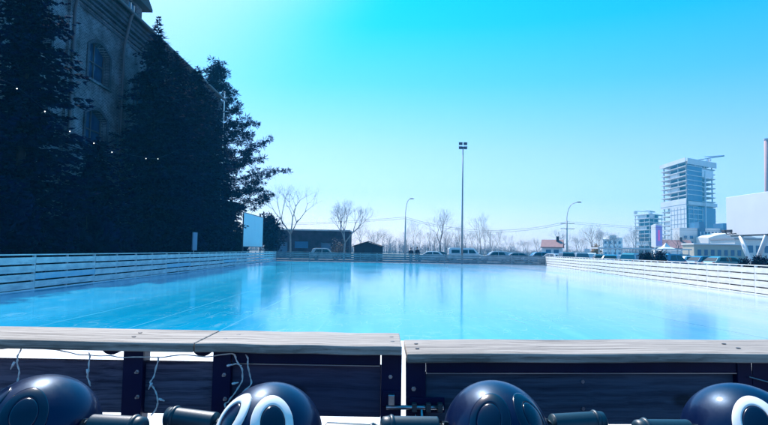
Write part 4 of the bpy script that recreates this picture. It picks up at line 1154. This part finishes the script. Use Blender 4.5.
def crane(label, base, mast_h, jib, cj, rz, tilt=0, m_=None):
    t = thing('tower_crane', label, 'crane', base, rz); m_ = m_ or M['steel']
    b = MB(); r_ = .7
    for x in (-r_, r_):
        for y in (-r_, r_): b.box(x - .12, x + .12, y - .12, y + .12, 0, mast_h)
    z = 0; s = 1
    while z < mast_h - 1.5: b.tube([(-r_ * s, -r_, z), (r_ * s, -r_, z + 1.5)], .08, 4); b.tube([(-r_, -r_ * s, z), (-r_, r_ * s, z + 1.5)], .08, 4); z += 1.5; s = -s
    b.build('mast', m_, t)
    b = MB(); T = lambda x, z_: (x, 0, mast_h + z_ + x * tilt)
    b.tube([T(-cj, .4), T(jib, .4)], .26, 5); b.tube([T(-cj * .3, 2.0), T(jib, .8)], .2, 5)
    n = 12
    for k in range(n): b.tube([T(jib * k / n, .4), T(jib * (k + .5) / n, 1.9 - 1.2 * (k + .5) / n), T(jib * (k + 1) / n, .4)], .13, 4)
    b.build('jib', m_, t)
    MB().box(-cj - .5, -cj + 2.2, -.8, .8, mast_h - 2.2 - cj * tilt, mast_h + .3 - cj * tilt).build('counterweight', M['concrete'], t)
    MB().box(-.2, 1.4, -1.6, -.7, mast_h - 1.9, mast_h - .1).build('cab', M['white'], t)
    return t
crane('grey crane with a rising jib on top of the tall unfinished tower', (P(708, 160, 418).x, 418, 69), 3.4, 14, 9, R(12), .18, M['darksteel'])
t2, blk2, _ = slab_tower('unfinished_block', 'lower unfinished concrete block left of the tall tower', (P(645, 250, 480).x + 4, 480, 0), (17, 12), (-2, 24), 36, 11)
cb_ = P(650, 210, 520); crane('small distant crane above the lower unfinished block', (cb_.x, 520, 0), 40, 5, 15, R(8), -.02)

# shopping centre group
ml = thing('shopping_centre', 'white and blue-glass shopping centre at the foot of the tower', 'building', (P(680, 250, 200).x, 200, 0))
def at(px, Y=200): return P(px, 250, Y).x - ml.location.x
def zz(py, px=700, Y=200): return P(px, py, Y).z
b = MB(); b.box(at(680), at(698), 0, 5, 0, zz(228)); b.build('wall', M['clad'], ml)
b = MB(); b.box(at(698) + .01, at(704), -1, 5, 0, zz(222)); b.build('glass_tower', M['glass'], ml)
b = MB(); b.box(at(704) + .01, at(722), 1, 5, 0, zz(230)); b.build('glass_hall', M['glass'], ml)
b = MB(); b.box(at(722) + .01, at(729), -1, 5, 0, zz(223)); b.build('end_block', M['glass'], ml)
b = MB(); b.box(at(704), at(722), .7, .98, zz(231.5), zz(228)); b.build('sign_band', M['white'], ml)
b = MB()
for k in range(9): b.box(at(699 + k * 3.4), at(699.4 + k * 3.4), -1.3, -1.02, zz(244), zz(232))
b.build('mullion', M['white'], ml)
b = MB()
for k in range(16):
    a0, a1 = k / 16, (k + 1) / 16
    f_ = lambda a: zz(243) + (zz(234) - zz(243)) * math.sin(math.pi * (.1 + .8 * a)) ** .6
    b.hexa([(at(694) + a0 * (at(742) - at(694)), -9, 0), (at(694) + a1 * (at(742) - at(694)), -9, 0), (at(694) + a1 * (at(742) - at(694)), -1.6, 0), (at(694) + a0 * (at(742) - at(694)), -1.6, 0),
            (at(694) + a0 * (at(742) - at(694)), -9, f_(a0)), (at(694) + a1 * (at(742) - at(694)), -9, f_(a1)), (at(694) + a1 * (at(742) - at(694)), -1.6, f_(a1) + .4), (at(694) + a0 * (at(742) - at(694)), -1.6, f_(a0) + .4)])
b.build('curved_hall', M['clad'], ml)
b = MB(); 
for k in range(7): b.box(at(697 + k * 6), at(701.5 + k * 6), -9.2, -9.02, zz(245.5), zz(240))
b.build('window', M['glass'], ml)
for k, px in enumerate((684, 690)):
    for py in (236, 242): MB().box(at(px), at(px + 3), -.2, -.02, zz(py + 3), zz(py)).build('window', M['glass'], ml)
cbld = thing('cream_building', 'low cream building in front of the shopping centre', 'building', (P(694, 250, 130).x, 130, 0))
Wc_ = P(748, 250, 130).x - cbld.location.x; hc = P(720, 245, 130).z
b = MB(); b.box(0, Wc_, 0, 5, 0, hc); b.build('wall', M['cream'], cbld)
b = MB(); b.box(-.2, Wc_ + .2, -.3, 5.2, hc + .002, hc + .3); b.build('roof', M['white'], cbld)
for k in range(8): MB().box(.8 + k * 1.5, 1.6 + k * 1.5, -.06, -.003, 1.6, 2.9).build('window', M['glass'], cbld)
# low-rise far buildings behind the shrubs
fb = thing('warehouse', 'long pale warehouse behind the billboard legs', 'building', (P(735, 250, 160).x, 160, 0))
b = MB(); b.box(0, 40, 0, 12, 0, 6.2); b.build('wall', M['clad'], fb); b = MB(); b.box(-.3, 40.3, -.3, 12.3, 6.202, 6.7); b.build('roof', M['steel'], fb)
for k in range(8): MB().box(1 + k * 2.4, 2.6 + k * 2.4, -.07, -.003, 2.6, 4.6).build('window', M['glass'], fb)

# billboard
bb = thing('billboard', 'big blank white billboard on slanted steel legs at the right edge', 'billboard', (P(727, 250, 56).x, 56, 0), -R(52))
z0, z1 = P(727, 235.5, 56).z, P(727, 197.5, 56).z
# the board runs away from us to the right of its near left corner
bb.rotation_euler = (0, 0, -R(88))
b = MB(); b.box(0, 12, 0, .35, z0, z1); b.build('panel', mat('bright_board_face', (.93, .93, .92), .6, (.88, .88, .88), .5), bb, bevel=.02)
b = MB(); b.box(-.05, 12.05, .36, .5, z0 - .12, z0); b.box(-.05, 12.05, .36, .5, z1 - .12, z1 + .02); b.build('frame', M['steel'], bb)
for x in (.6, 1.4):
    b = MB(); b.tube([(x, 0.0, z0 + .15), (x, -.35, z0 + .1), (x, -.55, z0 + .3)], .05, 8); ar = b.build('lamp_arm', M['darksteel'], bb)
    MB().box(x - .28, x + .28, -.75, -.5, z0 + .22, z0 + .5).build('lamp', M['darksteel'], ar, bevel=.03)
for dx, vx in ((1.8, 3.3), (5.3, 3.48), (8.4, 9.8), (11.6, 9.98)):
    MB().tube([(dx, .2, z0 - .12), (vx, .2, .3)], .2, 12).build('leg', M['white'], bb, smooth=True)
MB().box(2.9, 3.9, -.2, .6, 0, .4).build('footing', M['concrete'], bb)
# chimney
ch = P(766.5, 250, 300); cz = P(766.5, 140, 300).z
cst = thing('factory_chimney', 'slim pinkish chimney above the billboard at the right edge', 'chimney', (ch.x + 1.5, 300, 0))
MB().tube([(0, 0, 0), (0, 0, cz)], [1.9, 1.1], 20).build('shaft', M['chimney'], cst, smooth=True)
MB().tube([(0, 0, cz), (0, 0, cz + .8)], [1.3, 1.3], 20).build('rim', M['concrete'], cst)
# slim pole behind the pine
pp = P(219, 250, 58)
lp = thing('slim_pole', 'slim pale pole standing against the pine by the mill corner', 'pole', (pp.x, 58, 0))
MB().tube([(0, 0, 0), (0, 0, P(219.5, 93, 58).z)], [.08, .05], 10).build('pole', M['white'], lp, smooth=True)
MB().ball((0, 0, P(219.5, 93, 58).z + .08), .1).build('cap', M['steel'], lp)

# ------------------------------------------------------------------ render settings
SC.render.engine = 'CYCLES'
SC.cycles.use_denoising = True
SC.cycles.max_bounces = 8
SC.cycles.volume_bounces = 1
SC.cycles.sample_clamp_indirect = 6
SC.view_settings.view_transform = 'Standard'
SC.view_settings.look = 'None'
SC.view_settings.exposure = .55
SC.view_settings.gamma = 1
SC.render.resolution_x = 1024; SC.render.resolution_y = 567
